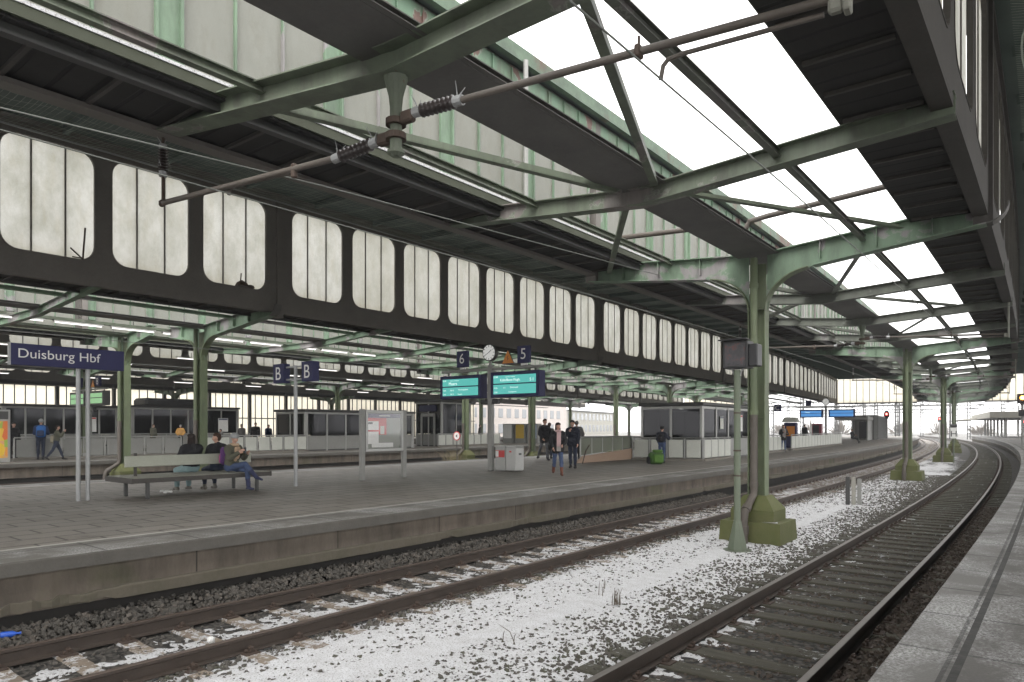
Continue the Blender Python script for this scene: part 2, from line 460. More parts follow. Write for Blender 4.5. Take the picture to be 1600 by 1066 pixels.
def snowy_timber():
    t = NT('old_timber_sleeper'); v = t.n('ShaderNodeNewGeometry').outputs['Position']; o_ = t.coord()
    col = t.mix(t.ramp(t.noise(t.map(o_, (.6, 9, 3)), 3, 6, .7), [(.3, 0), (.7, 1)]), (.085, .08, .056), (.038, .035, .027))
    m = t.math('ADD', t.noise(v, 3.2, 6, .75), t.math('MULTIPLY', t.math('SUBTRACT', t.noise(t.map(o_, (1, 5, 1)), 14, 4, .7), .5), .7))
    col = t.mix(t.ramp(m, [(.63, 0), (.68, .85)]), col, (.5, .505, .52))
    return t.pbr(col, .9, 0, t.bump(t.noise(t.map(o_, (.6, 9, 3)), 12, 4), .6, .01))
M['sleeper_wood'] = snowy_timber()
def snow_mat():
    t = NT('thin_snow'); v = t.n('ShaderNodeNewGeometry').outputs['Position']
    col = t.mix(t.ramp(t.noise(v, 6, 6, .7), [(.35, 0), (.7, 1)]), (.64, .645, .66), (.52, .52, .525))
    sp = t.noise(v, 55, 4, .65)
    col = t.mix(t.ramp(sp, [(.54, 0), (.62, .8)]), col, (.17, .155, .14))
    md = t.noise(v, 3.2, 5, .7)
    col = t.mix(t.ramp(md, [(.56, 0), (.74, .35)]), col, (.24, .225, .21))
    return t.pbr(col, .8, 0, t.bump(t.noise(v, 25, 4), .4, .02))
M['snow'] = snow_mat()
def stone_mat(name, a, b, c):
    t = NT(name); v = t.n('ShaderNodeNewGeometry').outputs['Position']
    w = t.n('ShaderNodeTexVoronoi', Vector=v, Scale=14.0).outputs['Color']
    x = t.sep(w)
    col = t.mix(x[0], a, b); col = t.mix(t.ramp(x[1], [(.72, 0), (.78, 1)]), col, c)
    col = t.mix(.3, col, t.mix(t.noise(v, 70, 3), tuple(k * .5 for k in a), tuple(k * 1.6 for k in b)))
    return t.pbr(col, .9)
M['stone'] = stone_mat('grey_brown_ballast', (.060, .054, .047), (.105, .096, .084), (.075, .078, .05))
M['stone_dark'] = stone_mat('dark_ballast', (.044, .040, .035), (.085, .078, .068), (.11, .095, .08))
M['stone_rust'] = stone_mat('rust_brown_ballast', (.060, .045, .034), (.095, .076, .060), (.05, .04, .033))
def bed():                                              # trackbed: u = s, v = p; snow lies between the two near tracks
    t = NT('ballast_bed'); uv = t.coord('UV'); x = t.sep(uv)
    vo = t.n('ShaderNodeTexVoronoi', Vector=uv, Scale=15.0)
    cc = t.sep(vo.outputs['Color'])[0]
    col = t.mix(cc, (.035, .032, .028), (.10, .092, .08))
    col = t.mix(t.ramp(vo.outputs['Distance'], [(.35, 0), (.75, 1)]), col, (.012, .011, .010))
    sn = t.noise(uv, 9.0, 5, .7); big = t.noise(t.map(uv, (.25, 1, 1)), .9, 4, .6)
    p = x[1]
    a = t.n('ShaderNodeMapRange', Value=p, _interpolation_type='SMOOTHSTEP'); a.inputs[1].default_value = -8.6; a.inputs[2].default_value = -6.6
    b = t.n('ShaderNodeMapRange', Value=p, _interpolation_type='SMOOTHSTEP'); b.inputs[1].default_value = -2.6; b.inputs[2].default_value = -5.0
    band = t.math('MULTIPLY', a.outputs[0], b.outputs[0])
    amt = t.math('ADD', t.math('MULTIPLY', band, .42), t.math('MULTIPLY', t.math('SUBTRACT', big, .5), .7))
    far = t.n('ShaderNodeMapRange', Value=x[0]); far.inputs[1].default_value = 45; far.inputs[2].default_value = 75; far.inputs[3].default_value = 0; far.inputs[4].default_value = -.25
    amt = t.math('ADD', amt, far.outputs[0])
    m = t.math('GREATER_THAN', t.math('ADD', sn, amt), .80)
    col = t.mix(m, col, (.56, .56, .57))
    return t.pbr(col, .9, 0, t.bump(vo.outputs['Distance'], -.6, .03))
M['bed'] = bed()
M['net'] = simple('grey_netting', (.34, .37, .33), (.12, .14, .12), 2, .8, fine=False)
M['wire'] = simple('oxidised_copper_wire', (.16, .17, .15), (.12, .13, .115), 2, .6, fine=False)
M['porcelain'] = simple('brown_porcelain', (.040, .031, .029), (.03, .024, .023), 6, .3)

M['clock_face'] = emit('backlit_clock_dial', (.9, .9, .86), .17)
# ------------------------------------------------------------------ camera, sky, sun
TH = math.radians(38.85)
cam = bpy.data.cameras.new('camera'); co = bpy.data.objects.new('camera', cam); COL.objects.link(co)
co.location = (0, 0, 2.27); co.rotation_euler = (PI / 2, 0, TH)
cam.sensor_width = 36; cam.lens = 36 * 1090 / 1600; cam.shift_y = (668.5 - 533) / 1600
cam.clip_start = .05; cam.clip_end = 3000
SC.camera = co
wd = bpy.data.worlds.new('World'); SC.world = wd; wd.use_nodes = True
nt = wd.node_tree; bg = nt.nodes['Background']
sky = nt.nodes.new('ShaderNodeTexSky'); sky.sky_type = 'NISHITA'; sky.sun_disc = False
SUN_EL, SUN_AZ = math.radians(38), math.radians(150)
sky.sun_elevation = SUN_EL; sky.sun_rotation = SUN_AZ; sky.air_density = 1.0; sky.dust_density = 6; sky.ozone_density = 1.0
hs = nt.nodes.new('ShaderNodeHueSaturation'); hs.inputs['Saturation'].default_value = .12
mx = nt.nodes.new('ShaderNodeMix'); mx.data_type = 'RGBA'; mx.inputs[0].default_value = .82
mx.inputs[7].default_value = (9.6, 9.5, 9.4, 1)                      # closed white cloud cover
nt.links.new(sky.outputs[0], hs.inputs['Color']); nt.links.new(hs.outputs[0], mx.inputs[6]); nt.links.new(mx.outputs[2], bg.inputs[0])
bg.inputs[1].default_value = .12
sl = bpy.data.lights.new('sun', 'SUN'); sl.energy = .6; sl.angle = math.radians(40); sl.color = (1, .97, .93)
so = bpy.data.objects.new('sun', sl); COL.objects.link(so)
so.rotation_euler = (PI / 2 - SUN_EL, 0, PI - SUN_AZ)
vs_ = SC.view_settings; vs_.view_transform = "Standard"; vs_.look = "None"; vs_.gamma = 1; vs_.exposure = 1.75
SC.cycles.max_bounces = 8; SC.cycles.diffuse_bounces = 5; SC.cycles.transmission_bounces = 6; SC.cycles.transparent_max_bounces = 12
SC.cycles.use_denoising = True
SC.cycles.sample_clamp_indirect = 6

# ------------------------------------------------------------------ ground, trackbed, platforms
g = MB(); g.add([(-395, -145, -.62), (195, -145, -.62), (195, 445, -.62), (-395, 445, -.62)], [(0, 1, 2, 3)])
kind(g.build('ground', simple('winter_ground', (.12, .115, .105), (.22, .22, .22), .15, .95)), 'structure')
b = MB()
for p0, p1, s0, s1 in ((-9.7, -.7, -24, 260), (-34.9, -21.5, -24, 260), (-53.8, -45.4, -24, 200)):
    b.arc([(p1, -.20), (p0, -.20)], s0, s1, 3.0, closed=False)
kind(b.build('trackbed', M['bed']), 'structure')

def ledge(p, sg, s0, s1, seed, name='platform_ledge'):          # broken concrete ledge along the foot of a platform wall
    n = int((s1 - s0) / .10); S_ = np.linspace(s0, s1, n); r_ = np.random.default_rng(seed)
    big = np.interp(S_, np.arange(s0, s1 + 2, .9), r_.random(int((s1 + 2 - s0) / .9) + 1)); fine = r_.random((n, 5))
    brk = np.clip((big - .70) * 9, 0, 1)                         # broken stretches
    pro = .085 - .05 * brk + (fine[:, 0] - .5) * .07 * brk + (fine[:, 1] - .5) * .012
    zt = .295 - .05 * brk * fine[:, 2] + (fine[:, 3] - .5) * .006; zb_ = .14 + .05 * brk * fine[:, 4]
    V = []
    for i in range(n):
        for pp, z in ((p - sg * .16, zt[i]), (p - sg * .12 + sg * pro[i] * .9, zt[i] - .006), (p - sg * .12 + sg * pro[i], zt[i] - .02), (p - sg * .12 + sg * pro[i], zb_[i]), (p - sg * .16, zb_[i] - .01)): V.append(W(pp, S_[i], z))
    F = [(i * 5 + k, (i + 1) * 5 + k, (i + 1) * 5 + k + 1, i * 5 + k + 1) for i in range(n - 1) for k in range(4)]
    uv = np.array([(S_[i], k * .1) for i in range(n) for k in range(5)])
    return kind(np_mesh(name, np.array([tuple(v) for v in V]), np.array(F), M['ledge'], uv=uv), 'structure')
def platform(name, pl, pr, s0, s1, left=True, right=True, pav='paving', cop='coping', line=1.05, clen=None):
    H = .76; pr_, mt = [], []
    def add(p, z, m): pr_.append((p, z)); mt.append(m)
    # 0 paving 1 coping 2 wall 3 ledge 4 void (shade painted under the ledge) 5 line
    if left:
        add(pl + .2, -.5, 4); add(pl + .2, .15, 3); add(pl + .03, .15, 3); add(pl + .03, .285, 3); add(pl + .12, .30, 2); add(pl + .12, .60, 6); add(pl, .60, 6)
        add(pl, H - .015, 6); add(pl + .015, H, 1); add(pl + line - .1, H, 5); add(pl + line, H, 0)
    else: add(pl, -.5, 2); add(pl, H, 0)
    if right:
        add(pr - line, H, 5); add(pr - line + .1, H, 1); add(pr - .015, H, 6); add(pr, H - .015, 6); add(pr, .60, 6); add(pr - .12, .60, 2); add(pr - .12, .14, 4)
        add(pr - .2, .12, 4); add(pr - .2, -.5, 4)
    else: add(pr, H, 2); add(pr, -.5, 2)
    q = MB().arc(pr_, s0, s1, 3.0, mats=mt)
    return kind(q.build(name, [M[pav], M[cop], M['pwall'], M['ledge'], M['void'], M['white_line'], M['coping_face']]), 'structure')
platform('platform', -21.9, -9.25, -24, 150)
ledge(-9.25, 1, -10, 90, 5)
platform('platform', -46.1, -34.5, -24, 140)
platform('platform', -70.0, -53.8, -24, 140)
# the platform the photographer stands on: icy edge slabs, a dark filled joint, frosty paving
H = .76; P0 = -.95
prf = [(P0 + .2, -.5), (P0 + .2, .15), (P0 + .03, .15), (P0 + .03, .285), (P0 + .12, .3), (P0 + .12, .6), (P0, .6), (P0, H - .015), (P0 + .015, H), (P0 + .32, H), (P0 + .37, H), (P0 + .42, H), (11, H), (11, -.5)]
mt = [3, 3, 3, 2, 1, 1, 1, 1, 1, 0, 5, 0, 2, 2]
kind(MB().arc(prf, -24, 150, 3.0, mats=mt).build('platform', [M['paving_near'], M['coping_near'], M['pwall'], M['ledge'], M['void'], M['joint']]), 'structure')

# ------------------------------------------------------------------ tracks
RAILP = [(-.036, 0), (-.036, -.03), (-.009, -.045), (-.009, -.14), (-.07, -.155), (-.07, -.168), (.07, -.168), (.07, -.155), (.009, -.14), (.009, -.045), (.036, -.03), (.036, 0), (.03, .004), (-.03, .004)]
def rail_mesh(pc, s0, s1, ds=2.0):
    mts = [0] * len(RAILP); mts[12] = 1; mts[11] = 1; mts[13] = 1
    return MB().arc([(pc + a, z) for a, z in RAILP], s0, s1, ds, mats=mts)
def sleeper_mesh(wood, L=2.6, w=.26, h=.2):
    m = MB()
    if wood: m.bbox((0, 0, -.172 - h / 2), (L, w, h), .012)
    else:
        hw = w / 2
        prof = [(-L / 2, -.172), (-.62, -.172), (-.48, -.188), (.48, -.188), (.62, -.172), (L / 2, -.172), (L / 2, -.37), (-L / 2, -.37)]
        vs = [(x, -hw + (.03 if z > -.3 else 0), z) for x, z in prof] + [(x, hw - (.03 if z > -.3 else 0), z) for x, z in prof]
        n = len(prof)
        m.add(vs, [tuple(range(n)), tuple(range(2 * n - 1, n - 1, -1))] + [(i, (i + 1) % n, n + (i + 1) % n, n + i) for i in range(n)])
    return m
def clamp_mesh():
    m = MB()
    for g_ in (0.0,):
        m.bbox((g_, 0, -.166), (.36, .17, .016), .004)
        for sg in (-1, 1):
            m.bbox((g_ + sg * .095, 0, -.142), (.055, .10, .035), .008)
            m.tube([(g_ + sg * .115, 0, -.16), (g_ + sg * .115, 0, -.085)], .017, 6)
            m.bbox((g_ + sg * .115, 0, -.108), (.05, .05, .025), .006)
    return m
def track(pc, label, wood, s0, s1, detail, first, top='rail_top', pitch=.63):
    t = thing('railway_track', pc, 0, 0, label, 'railway track')
    t.location = (0, 0, 0); t.rotation_euler = (0, 0, 0)
    for dp in (-.7525, .7525):
        rail_mesh(pc + dp, s0, s1).build('rail', [M['rail_side'], M[top]], t)
    mat = M['sleeper_wood'] if wood else M['sleeper_conc']
    if detail:
        src = sleeper_mesh(wood); me = None; cm = None
        s = first
        for i in range(detail):
            a = s / R
            if me is None:
                o = src.build('sleeper', mat, t); me = o.data
                for g_ in (-.7525, .7525): c = clamp_mesh().build('rail_clamp', M['rust'], o) if cm is None else bpy.data.objects.new('rail_clamp', cm); cm = c.data; c.location.x = g_; c.parent = o
                if c.name not in COL.objects: COL.objects.link(c)
            else:
                o = bpy.data.objects.new('sleeper', me); COL.objects.link(o); o.parent = t
                for g_ in (-.7525, .7525): c = bpy.data.objects.new('rail_clamp', cm); COL.objects.link(c); c.parent = o; c.location.x = g_
            o.location = W(pc, s, rng.normal(0, .004)); o.rotation_euler = (0, rng.normal(0, .004), a + rng.normal(0, .012))
            s += pitch
    else: s = s0 + 2
    rest = MB()
    while s < s1:
        rest.box(W(pc, s, -.26), (2.6, .26, .17), s / R); s += pitch
    kind(rest.build('sleeper', mat, t), 'stuff')
    return t
track(-2.62, 'railway track with old timber sleepers and bright worn rail heads along the frosty near platform', True, -24, 240, 100, 2.9, 'rail_top_bright')
track(-7.77, 'railway track with beige concrete sleepers dusted with snow below the bench platform', False, -24, 240, 100, 1.6)
for pc, lb in ((-23.55, 'railway track just behind the far edge of the platform with the bench'), (-27.8, 'railway track between the two green column rows behind the bench platform'),
               (-32.7, 'railway track along the front wall of the second platform'), (-47.8, 'railway track along the rear edge of the second platform'), (-52.0, 'railway track in front of the third, farthest platform')):
    track(pc, lb, False, -10, 130, 0, 0)

# ------------------------------------------------------------------ train halls over the platforms
BAY = 22.0; NW = 8; PIT = 2.68; MARG = (BAY - NW * PIT) / 2
ZB, ZW0, ZW1, ZT = 6.20, 6.78, 9.75, 10.02
def hole_ring(hw, z0, z1, rad, seg):
    pts = []; outs = []
    X = PIT / 2
    for cx, cz, a0, ox, oz in ((hw - rad, z1 - rad, 0, X, ZT), (-hw + rad, z1 - rad, 90, -X, ZT), (-hw + rad, z0 + rad, 180, -X, ZB), (hw - rad, z0 + rad, 270, X, ZB)):
        for i in range(seg + 1):
            t = i / seg; a = math.radians(a0 + 90 * t)
            pts.append((cx + rad * math.cos(a), cz + rad * math.sin(a)))
            horiz_first = a0 in (0, 180)
            if t < .5: u = t * 2; outs.append((ox, cz + (oz - cz) * u) if horiz_first else (cx + (ox - cx) * u, oz))
            else: u = t * 2 - 1; outs.append((ox + (cx - ox) * u, oz) if horiz_first else (ox, oz + (cz - oz) * u))
    return pts, outs
def wall_frame(p, s_list, posts, s0, s1, out=1, seg=6, th=.03):
    m = MB(); ring, outs = hole_ring(PIT / 2 - .2, ZW0, ZW1, .42, seg); n = len(ring)
    for sc in s_list:
        for sg in (-1, 1):
            vs = [W(p + sg * th, sc + x, z) for x, z in ring] + [W(p + sg * th, sc + x, z) for x, z in outs]
            m.add(vs, [(i, (i + 1) % n, n + (i + 1) % n, n + i) for i in range(n)])
        # flange round the opening
        k = .97
        big = [W(p - .04, sc + x, z) for x, z in ring] + [W(p + .04, sc + x, z) for x, z in ring]
        cz = (ZW0 + ZW1) / 2
        inn = [W(p - .04, sc + x * k, cz + (z - cz) * (1 - .022 / 1.5)) for x, z in ring] + [W(p + .04, sc + x * k, cz + (z - cz) * (1 - .022 / 1.5)) for x, z in ring]
        m.add(big + inn, [(i, (i + 1) % n, n + (i + 1) % n, n + i) for i in range(n)] + [(2 * n + i, 2 * n + (i + 1) % n, 3 * n + (i + 1) % n, 3 * n + i) for i in range(n)]
              + [(i, (i + 1) % n, 2 * n + (i + 1) % n, 2 * n + i) for i in range(n)] + [(n + i, n + (i + 1) % n, 3 * n + (i + 1) % n, 3 * n + i) for i in range(n)])
    for sp in posts:
        m.abox(p - .032, p + .032, ZB, ZT, sp - MARG, sp + MARG)
        c, d = sorted((p + out * .2, p - out * .1)); m.abox(c, d, ZB - .22, ZT, sp - .12, sp + .12)
    c, d = sorted((p + out * .21, p - out * .03)); m.abox(c, d, ZB - .06, ZB, s0, s1)
    m.abox(p - .1, p + .1, ZT, ZT + .12, s0, s1)
    return m
def hall(label, walls, roof, s0, s1, eaves, name='train_hall', bars=True, wmin=1.0, cat='train hall', ends=True, smax=999, fmat='brown_steel', gut=True):
    t = empty(name, (0, 0, 0), 0, label, cat)
    for p, out, pane, sT in walls:
        kmin = math.floor((s0 - sT) / BAY); kmax = math.ceil((s1 - sT) / BAY)
        sl = []; posts = []
        for k in range(kmin, kmax + 1):
            sp = sT + k * BAY
            if s0 <= sp <= s1 + 1: posts.append(sp)
            for j in range(NW):
                sc = sp + MARG + PIT * (j + .5)
                if s0 < sc < s1: sl.append(sc)
        wall_frame(p, sl, posts, s0, s1, out).build('wall_frame', M[fmat], t)
        for sc in sl:
            if sc < wmin or sc > smax: continue
            # the pane hangs on the weather side of the frame
            q = MB(); pp = p + out * (.15 if pane == 'out' else .055)
            if pane == 'out':
                z0, z1, hw = 6.45, 9.62, PIT / 2 - .17
            else: z0, z1, hw = ZW0 - .06, ZW1 + .06, PIT / 2 - .13
            q.add([W(pp, sc - hw, z0), W(pp, sc + hw, z0), W(pp, sc + hw, z1), W(pp, sc - hw, z1)], [(0, 1, 2, 3)])
            o = q.build('window', M['pane_out'] if pane == 'out' else M['pane'], t)
            q = MB()
            for x in (-hw / 3, hw / 3):
                if pane == 'out': q.abox(pp - .02, pp + .05, z0, z1, sc + x - .016, sc + x + .016, 9)
                else: q.abox(pp - .035, pp + .02, z0, z1, sc + x - .02, sc + x + .02, 9)
            if pane == 'out':
                for x in (-hw, hw): q.abox(pp - .02, pp + .05, z0, z1, sc + x - .02, sc + x + .02, 9)
            q.build('glazing_bar', M['green'] if pane == 'out' else M['brown_steel'], o)
        if pane == 'out':
            for sc in sl:
                if sc < 1: continue
                q = MB(); c = sc - PIT / 2
                q.abox(p + out * .10, p + out * .15, 6.4, 9.62, c - .15, c + .15, 9)
                q.abox(p + out * .15, p + out * .24, 9.25, 9.34, c - .13, c + .13, 9); q.abox(p + out * .15, p + out * .24, 7.1, 7.22, c - .13, c + .13, 9)
                q.build('green_post_cover', M['green'], t)
            q = MB(); a, b_ = sorted((p + out * .10, p + out * .20)); q.abox(a, b_, 9.63, 10.02, s0, s1)
            for sc in sl:
                for dx in (-.65, 0, .65): q.abox(p + out * .20, p + out * .245, 9.64, 10.0, sc + dx - .012, sc + dx + .012, 9)
            q.abox(p + out * .2, p + out * .30, 9.60, 9.63, s0, s1)
            q.build('frieze', M['frieze'], t)
    r0, r1 = roof
    q = MB(); q.arc([(r0 + .12, 10.14), (r1 - .12, 10.14), (r1 - .12, 10.32), ((r0 + r1) / 2, 10.65), (r0 + .12, 10.32)], s0, s1, 3); q.build('roof', M['soffit'], t)
    q = MB()
    for r_, sg in ((r0, 1), (r1, -1)):
        a, b_ = sorted((r_, r_ + sg * .14)); q.abox(a, b_, 10.06, 10.36, s0, s1)
    q.build('roof_edge', M['copper'], t)
    q = MB()
    k = s0
    while k < s1:
        q.abox(r0 + .7, r1 - .7, 9.92, 10.14, k - .06, k + .06, 9); k += PIT
    q.build('roof_rib', M['soffit'], t)
    for pw, pe in eaves:                     # projecting eave slab on the track side of a wall
        a, b_ = sorted((pw, pe)); sg = 1 if pe > pw else -1
        q = MB(); q.arc([(a, 6.24), (b_, 6.24), (b_, 6.40), (a, 6.40)], s0, s1, 3); o = q.build('eave', M['planks'], t)
        q = MB(); c, d = sorted((pe, pe + sg * .035)); q.abox(c, d, 6.275, 6.405, s0, s1, 3); q.build('fascia', M['fascia'], o)
        q = MB(); c, d = sorted((pe + sg * .047, pe - sg * .5)); q.abox(c, d, 6.408, 6.445, s0, s1, 3); q.build('snow_cap', M['snow'], o)
        q = MB()
        c, d = sorted((pe - sg * .10, pe - sg * .22)); q.abox(c, d, 6.13, 6.235, s0, s1, 3)
        if gut: q.build('eave_beam', M['grey_dark'], o)
        q = MB(); k = max(s0, -2.0)
        while k < 70: q.abox(a + .06, b_ - .26, 6.19, 6.236, k - .025, k + .025, 9); k += .9
        kind(q.build('eave_rib', M['soot'], o), 'stuff')
    return t
S0, S1 = -27.8, 124.0
T1, T2, T3, T4 = 15.4, 13.75, 12.8, 12.0
TC2, TC3 = 13.5, 12.8
hall('long dark steel train hall roof with rounded frosted windows over the platform with the bench', [(-9.5, 1, 'out', T1), (-20.8, -1, 'in', T2)], (-21.2, -9.05), S0, S1, [(-9.5, -8.02), (-20.8, -22.3)])
hall('dark train hall edge with plank eave overhead at the top right, above the near platform', [(-1.1, -1, 'in', T1)], (-1.5, 12.0), S0, S1, [(-1.1, -2.32)], wmin=3, fmat='soot', gut=False)
hall('second train hall roof behind the columns, its green glazed side facing the bench platform', [(-34.4, 1, 'out', T3), (-45.7, -1, 'in', T3)], (-46.1, -34.0), S0, S1, [(-34.4, -33.0), (-45.7, -47.1)], wmin=3)
hall('third and farthest train hall roof in front of the cream glazed end wall', [(-54.1, 1, 'out', T4), (-65.4, -1, 'in', T4)], (-65.8, -53.7), S0, S1, [(-54.1, -52.7), (-65.4, -66.8)], wmin=10)

def gable(pa, pb, s, label):
    t = thing('glazed_gable', 0, 0, 0, label, 'glazed gable'); t.location = (0, 0, 0); t.rotation_euler = (0, 0, 0)
    q = MB(); q.add([W(pa, s, 6.2), W(pb, s, 6.2), W(pb, s, 10.0), W(pa, s, 10.0)], [(0, 1, 2, 3)]); q.build('pane', M['pane_cream'], t)
    q = MB(); q.abox(pa, pb, 6.05, 6.25, s - .2, s + .15, 9); n = int(round((pb - pa) / .95))
    for i in range(n + 1):
        p = pa + (pb - pa) * i / n; q.abox(p - .04, p + .04, 6.2, 10, s - .12, s - .01, 9)
    q.build('frame', M['grey_dark'], t)
    return t
gable(-20.7, -9.6, S1, 'glazed gable of pale panes closing the far end of the bench platform hall')
gable(-1.0, 12.0, S1, 'glazed gable of pale panes at the far end of the near platform hall')
gable(-45.6, -34.5, S1, 'glazed gable of pale panes closing the far end of the second hall')

# far side wall of the station: tall glazed screen
t = empty('glazed_side_wall', (0, 0, 0), 0, 'tall cream glazed side wall with dark bars at the far left of the station', 'glazed wall')
q = MB(); q.arc([(-76, .9), (-76, 6.3)], -24, 100, 4, closed=False); q.build('pane', M['pane_cream'], t)
q = MB(); s = -24.0; i = 0
while s < 100:
    q.abox(-75.97, -75.85, .8, 6.3, s - .035, s + .035, 9)
    if i % 6 == 0: q.abox(-75.97, -75.6, 0, 6.6, s - .16, s + .16, 9)
    s += .95; i += 1
for z in (.8, 3.35, 6.25): q.abox(-75.97, -75.8, z, z + .12, -24, 100)
q.abox(-75.97, -75.7, 6.37, 6.75, -24, 100)
q.build('frame', M['grey_dark'], t)
q = MB(); q.abox(-76.2, -66.9, 6.75, 6.95, -24, 100); q.build('roof', M['soffit'], t)

# ------------------------------------------------------------------ columns, beams, gutters
def tcol(p, s, L, Rr, label, group, mat='olive', arm='green', z_end=6.4, snowy=False):
    t = thing('steel_column', p, s, 0, label, 'steel column', group)
    hw, fl = .178, .13
    q = MB(); q.box((0, 0, 3.3), (2 * hw, .018, 5.1))
    for sg in (-1, 1):
        q.box((sg * hw, 0, 2.85), (.022, 2 * fl, 4.2))
        path = [(sg * (hw), 4.8)]
        c = (sg * (hw + 1.0), 4.83)
        for i in range(1, 9):
            a = math.radians(90 * i / 8 * .92); path.append((c[0] - sg * 1.0 * math.cos(a), c[1] + .82 * math.sin(a)))
        q.ribbon(path if sg < 0 else path, -fl, fl, .022)
    for z in (2.5, 4.85): q.box((0, 0, z), (2 * hw - .03, 2 * fl - .02, .02))
    q.build('post', M[mat], t)
    for sg, E_ in ((-1, L), (1, Rr)):
        m = MB(); c0 = hw + 1.0; zc = 4.83 + .82
        ys = 4.83
        out = [(sg * .20, 6.06), (sg * (E_), 6.06 + .082 * E_ / 1.0 if False else 6.06 + (z_end - 6.06) * E_ / 4.3), (sg * E_, zc + .02 + (5.98 - zc) * (E_ / 4.3)), (sg * c0, zc + .02)]
        arc_ = []
        for i in range(8, -1, -1):
            a = math.radians(90 * i / 8 * .92); arc_.append((sg * (hw + 1.0 - 1.0 * math.cos(a)), 4.83 + .82 * math.sin(a)))
        out += arc_[1:] + [(sg * .20, 4.83)]
        m.prism(out, -.009, .009)
        m.ribbon([(sg * .2, 6.06), out[1]], -.15, .15, .022)
        m.ribbon([(sg * E_, out[2][1]), (sg * c0 * .98, zc + .005)], -.15, .15, .022)
        for fx in (1.3, 2.35, 3.3):
            if fx < E_ - .2:
                zb = zc + (5.98 - zc) * (fx / 4.3) + .02; zt = 6.06 + (z_end - 6.06) * fx / 4.3
                m.box((sg * fx, 0, (zb + zt) / 2), (.014, .24, zt - zb - .02))
        m.build('arm', M[arm], t)
        if E_ > 4 and sg > 0:                                   # the end bends up into the wall post
            e = MB(); pth = [(E_ - .02, out[2][1])]
            for i in range(1, 7):
                a = math.radians(15 * i); pth.append((E_ - .02 + .35 * math.sin(a), out[2][1] + .35 * (1 - math.cos(a))))
            e.ribbon(pth, -.14, .14, .022); e.build('arm_end', M['dark_steel'], t)
    q = MB()
    def frus(w0, d0, z0, w1, d1, z1):
        q.add([(-w0, -d0, z0), (w0, -d0, z0), (w0, d0, z0), (-w0, d0, z0), (-w1, -d1, z1), (w1, -d1, z1), (w1, d1, z1), (-w1, d1, z1)], [(3, 2, 1, 0), (4, 5, 6, 7), (0, 1, 5, 4), (1, 2, 6, 5), (2, 3, 7, 6), (3, 0, 4, 7)])
    frus(.68, .62, -.5, .63, .57, .26); frus(.46, .42, .262, .46, .42, .50); frus(.46, .42, .502, .24, .22, .80)
    q.build('base', M['moss'], t)
    if True:
        q = MB(); q.add([(.2, -.5, .275), (.58, -.52, .275), (.5, -.30, .275), (.49, -.43, .275)], [(0, 1, 2, 3)]); q.build('snow_patch', M['snow'], t)
    q = MB(); yo = -.22
    q.tube([(-.02, yo, 2.62), (-.02, yo, .95), (-.02, yo - .03, .82), (-.03, -.55, .62), (-.04, -.72, .50), (-.05, -.76, .30), (-.05, -.76, -.4)], .08, 10)
    for z in (1.0,): q.tube([(-.02, yo, z), (-.02, yo, z + .09)], .092, 10)
    q.tube([(-.03, -.585, .595), (-.04, -.69, .52)], .10, 10); q.tube([(-.05, -.76, .20), (-.05, -.76, .02)], .10, 10)
    q.build('drainpipe', M['pipe_brown'], t, True)
    q = MB(); q.tube([(-.02, yo, 5.95), (-.02, yo, 2.6)], .075, 10)
    for z in (5.3, 4.1, 2.55): q.tube([(-.02, yo, z), (-.02, yo, z + .1)], .092, 10)
    q.build('drainpipe', M[mat], t, True)
    return t
g1 = 'green columns between the two near tracks'
lab1 = ['tall olive green T shaped column on a mossy concrete base, nearest of the snowy row', 'green T shaped column second in the snowy row, on a stepped mossy base', 'green T shaped column third in the snowy row, behind the small H signal', 'green T shaped column fourth in the snowy row, close behind the third', 'green T shaped column fifth and farthest in the snowy row']
for i in range(5): tcol(-5.25, T1 + BAY * i, 4.25, 4.15, lab1[i], g1)
lab2 = ['green column with wide drainpipe rising right behind the seated couple on the bench', 'green column behind the man in the open black jacket walking at the back', 'green column seen over the glass ramp balustrade beside the grey kiosk', 'green column far back above the roof of the grey platform kiosk']
for i in range(4): tcol(-25.4, TC2 + BAY * i, 2.4, 4.6, lab2[i], 'green columns behind the bench platform', 'olive')
lab3 = ['green column with a slanting rusty pipe at its base, behind the end of the bench', 'green column with dry grass and a small round sign at its foot, behind the mast', 'green column far behind the men on the platform, above the glass ramp', 'green column farthest in its row beyond the kiosk']
for i in range(4): tcol(-30.2, T3 + BAY * i, 4.2, 2.4, lab3[i], 'green columns in front of the second platform', 'olive')
lab4 = ['grey green column beyond the second platform, left of the B sign', 'grey green column beyond the second platform, above the glazed waiting shelter', 'grey green column beyond the second platform, right of the lift tower', 'grey green column beyond the second platform, behind the walking men', 'farthest grey green column beyond the second platform']
for i in range(5): tcol(-49.9, T4 + 7 + BAY * i, 4.2, 4.2, lab4[i], 'columns beyond the second platform', 'olive')

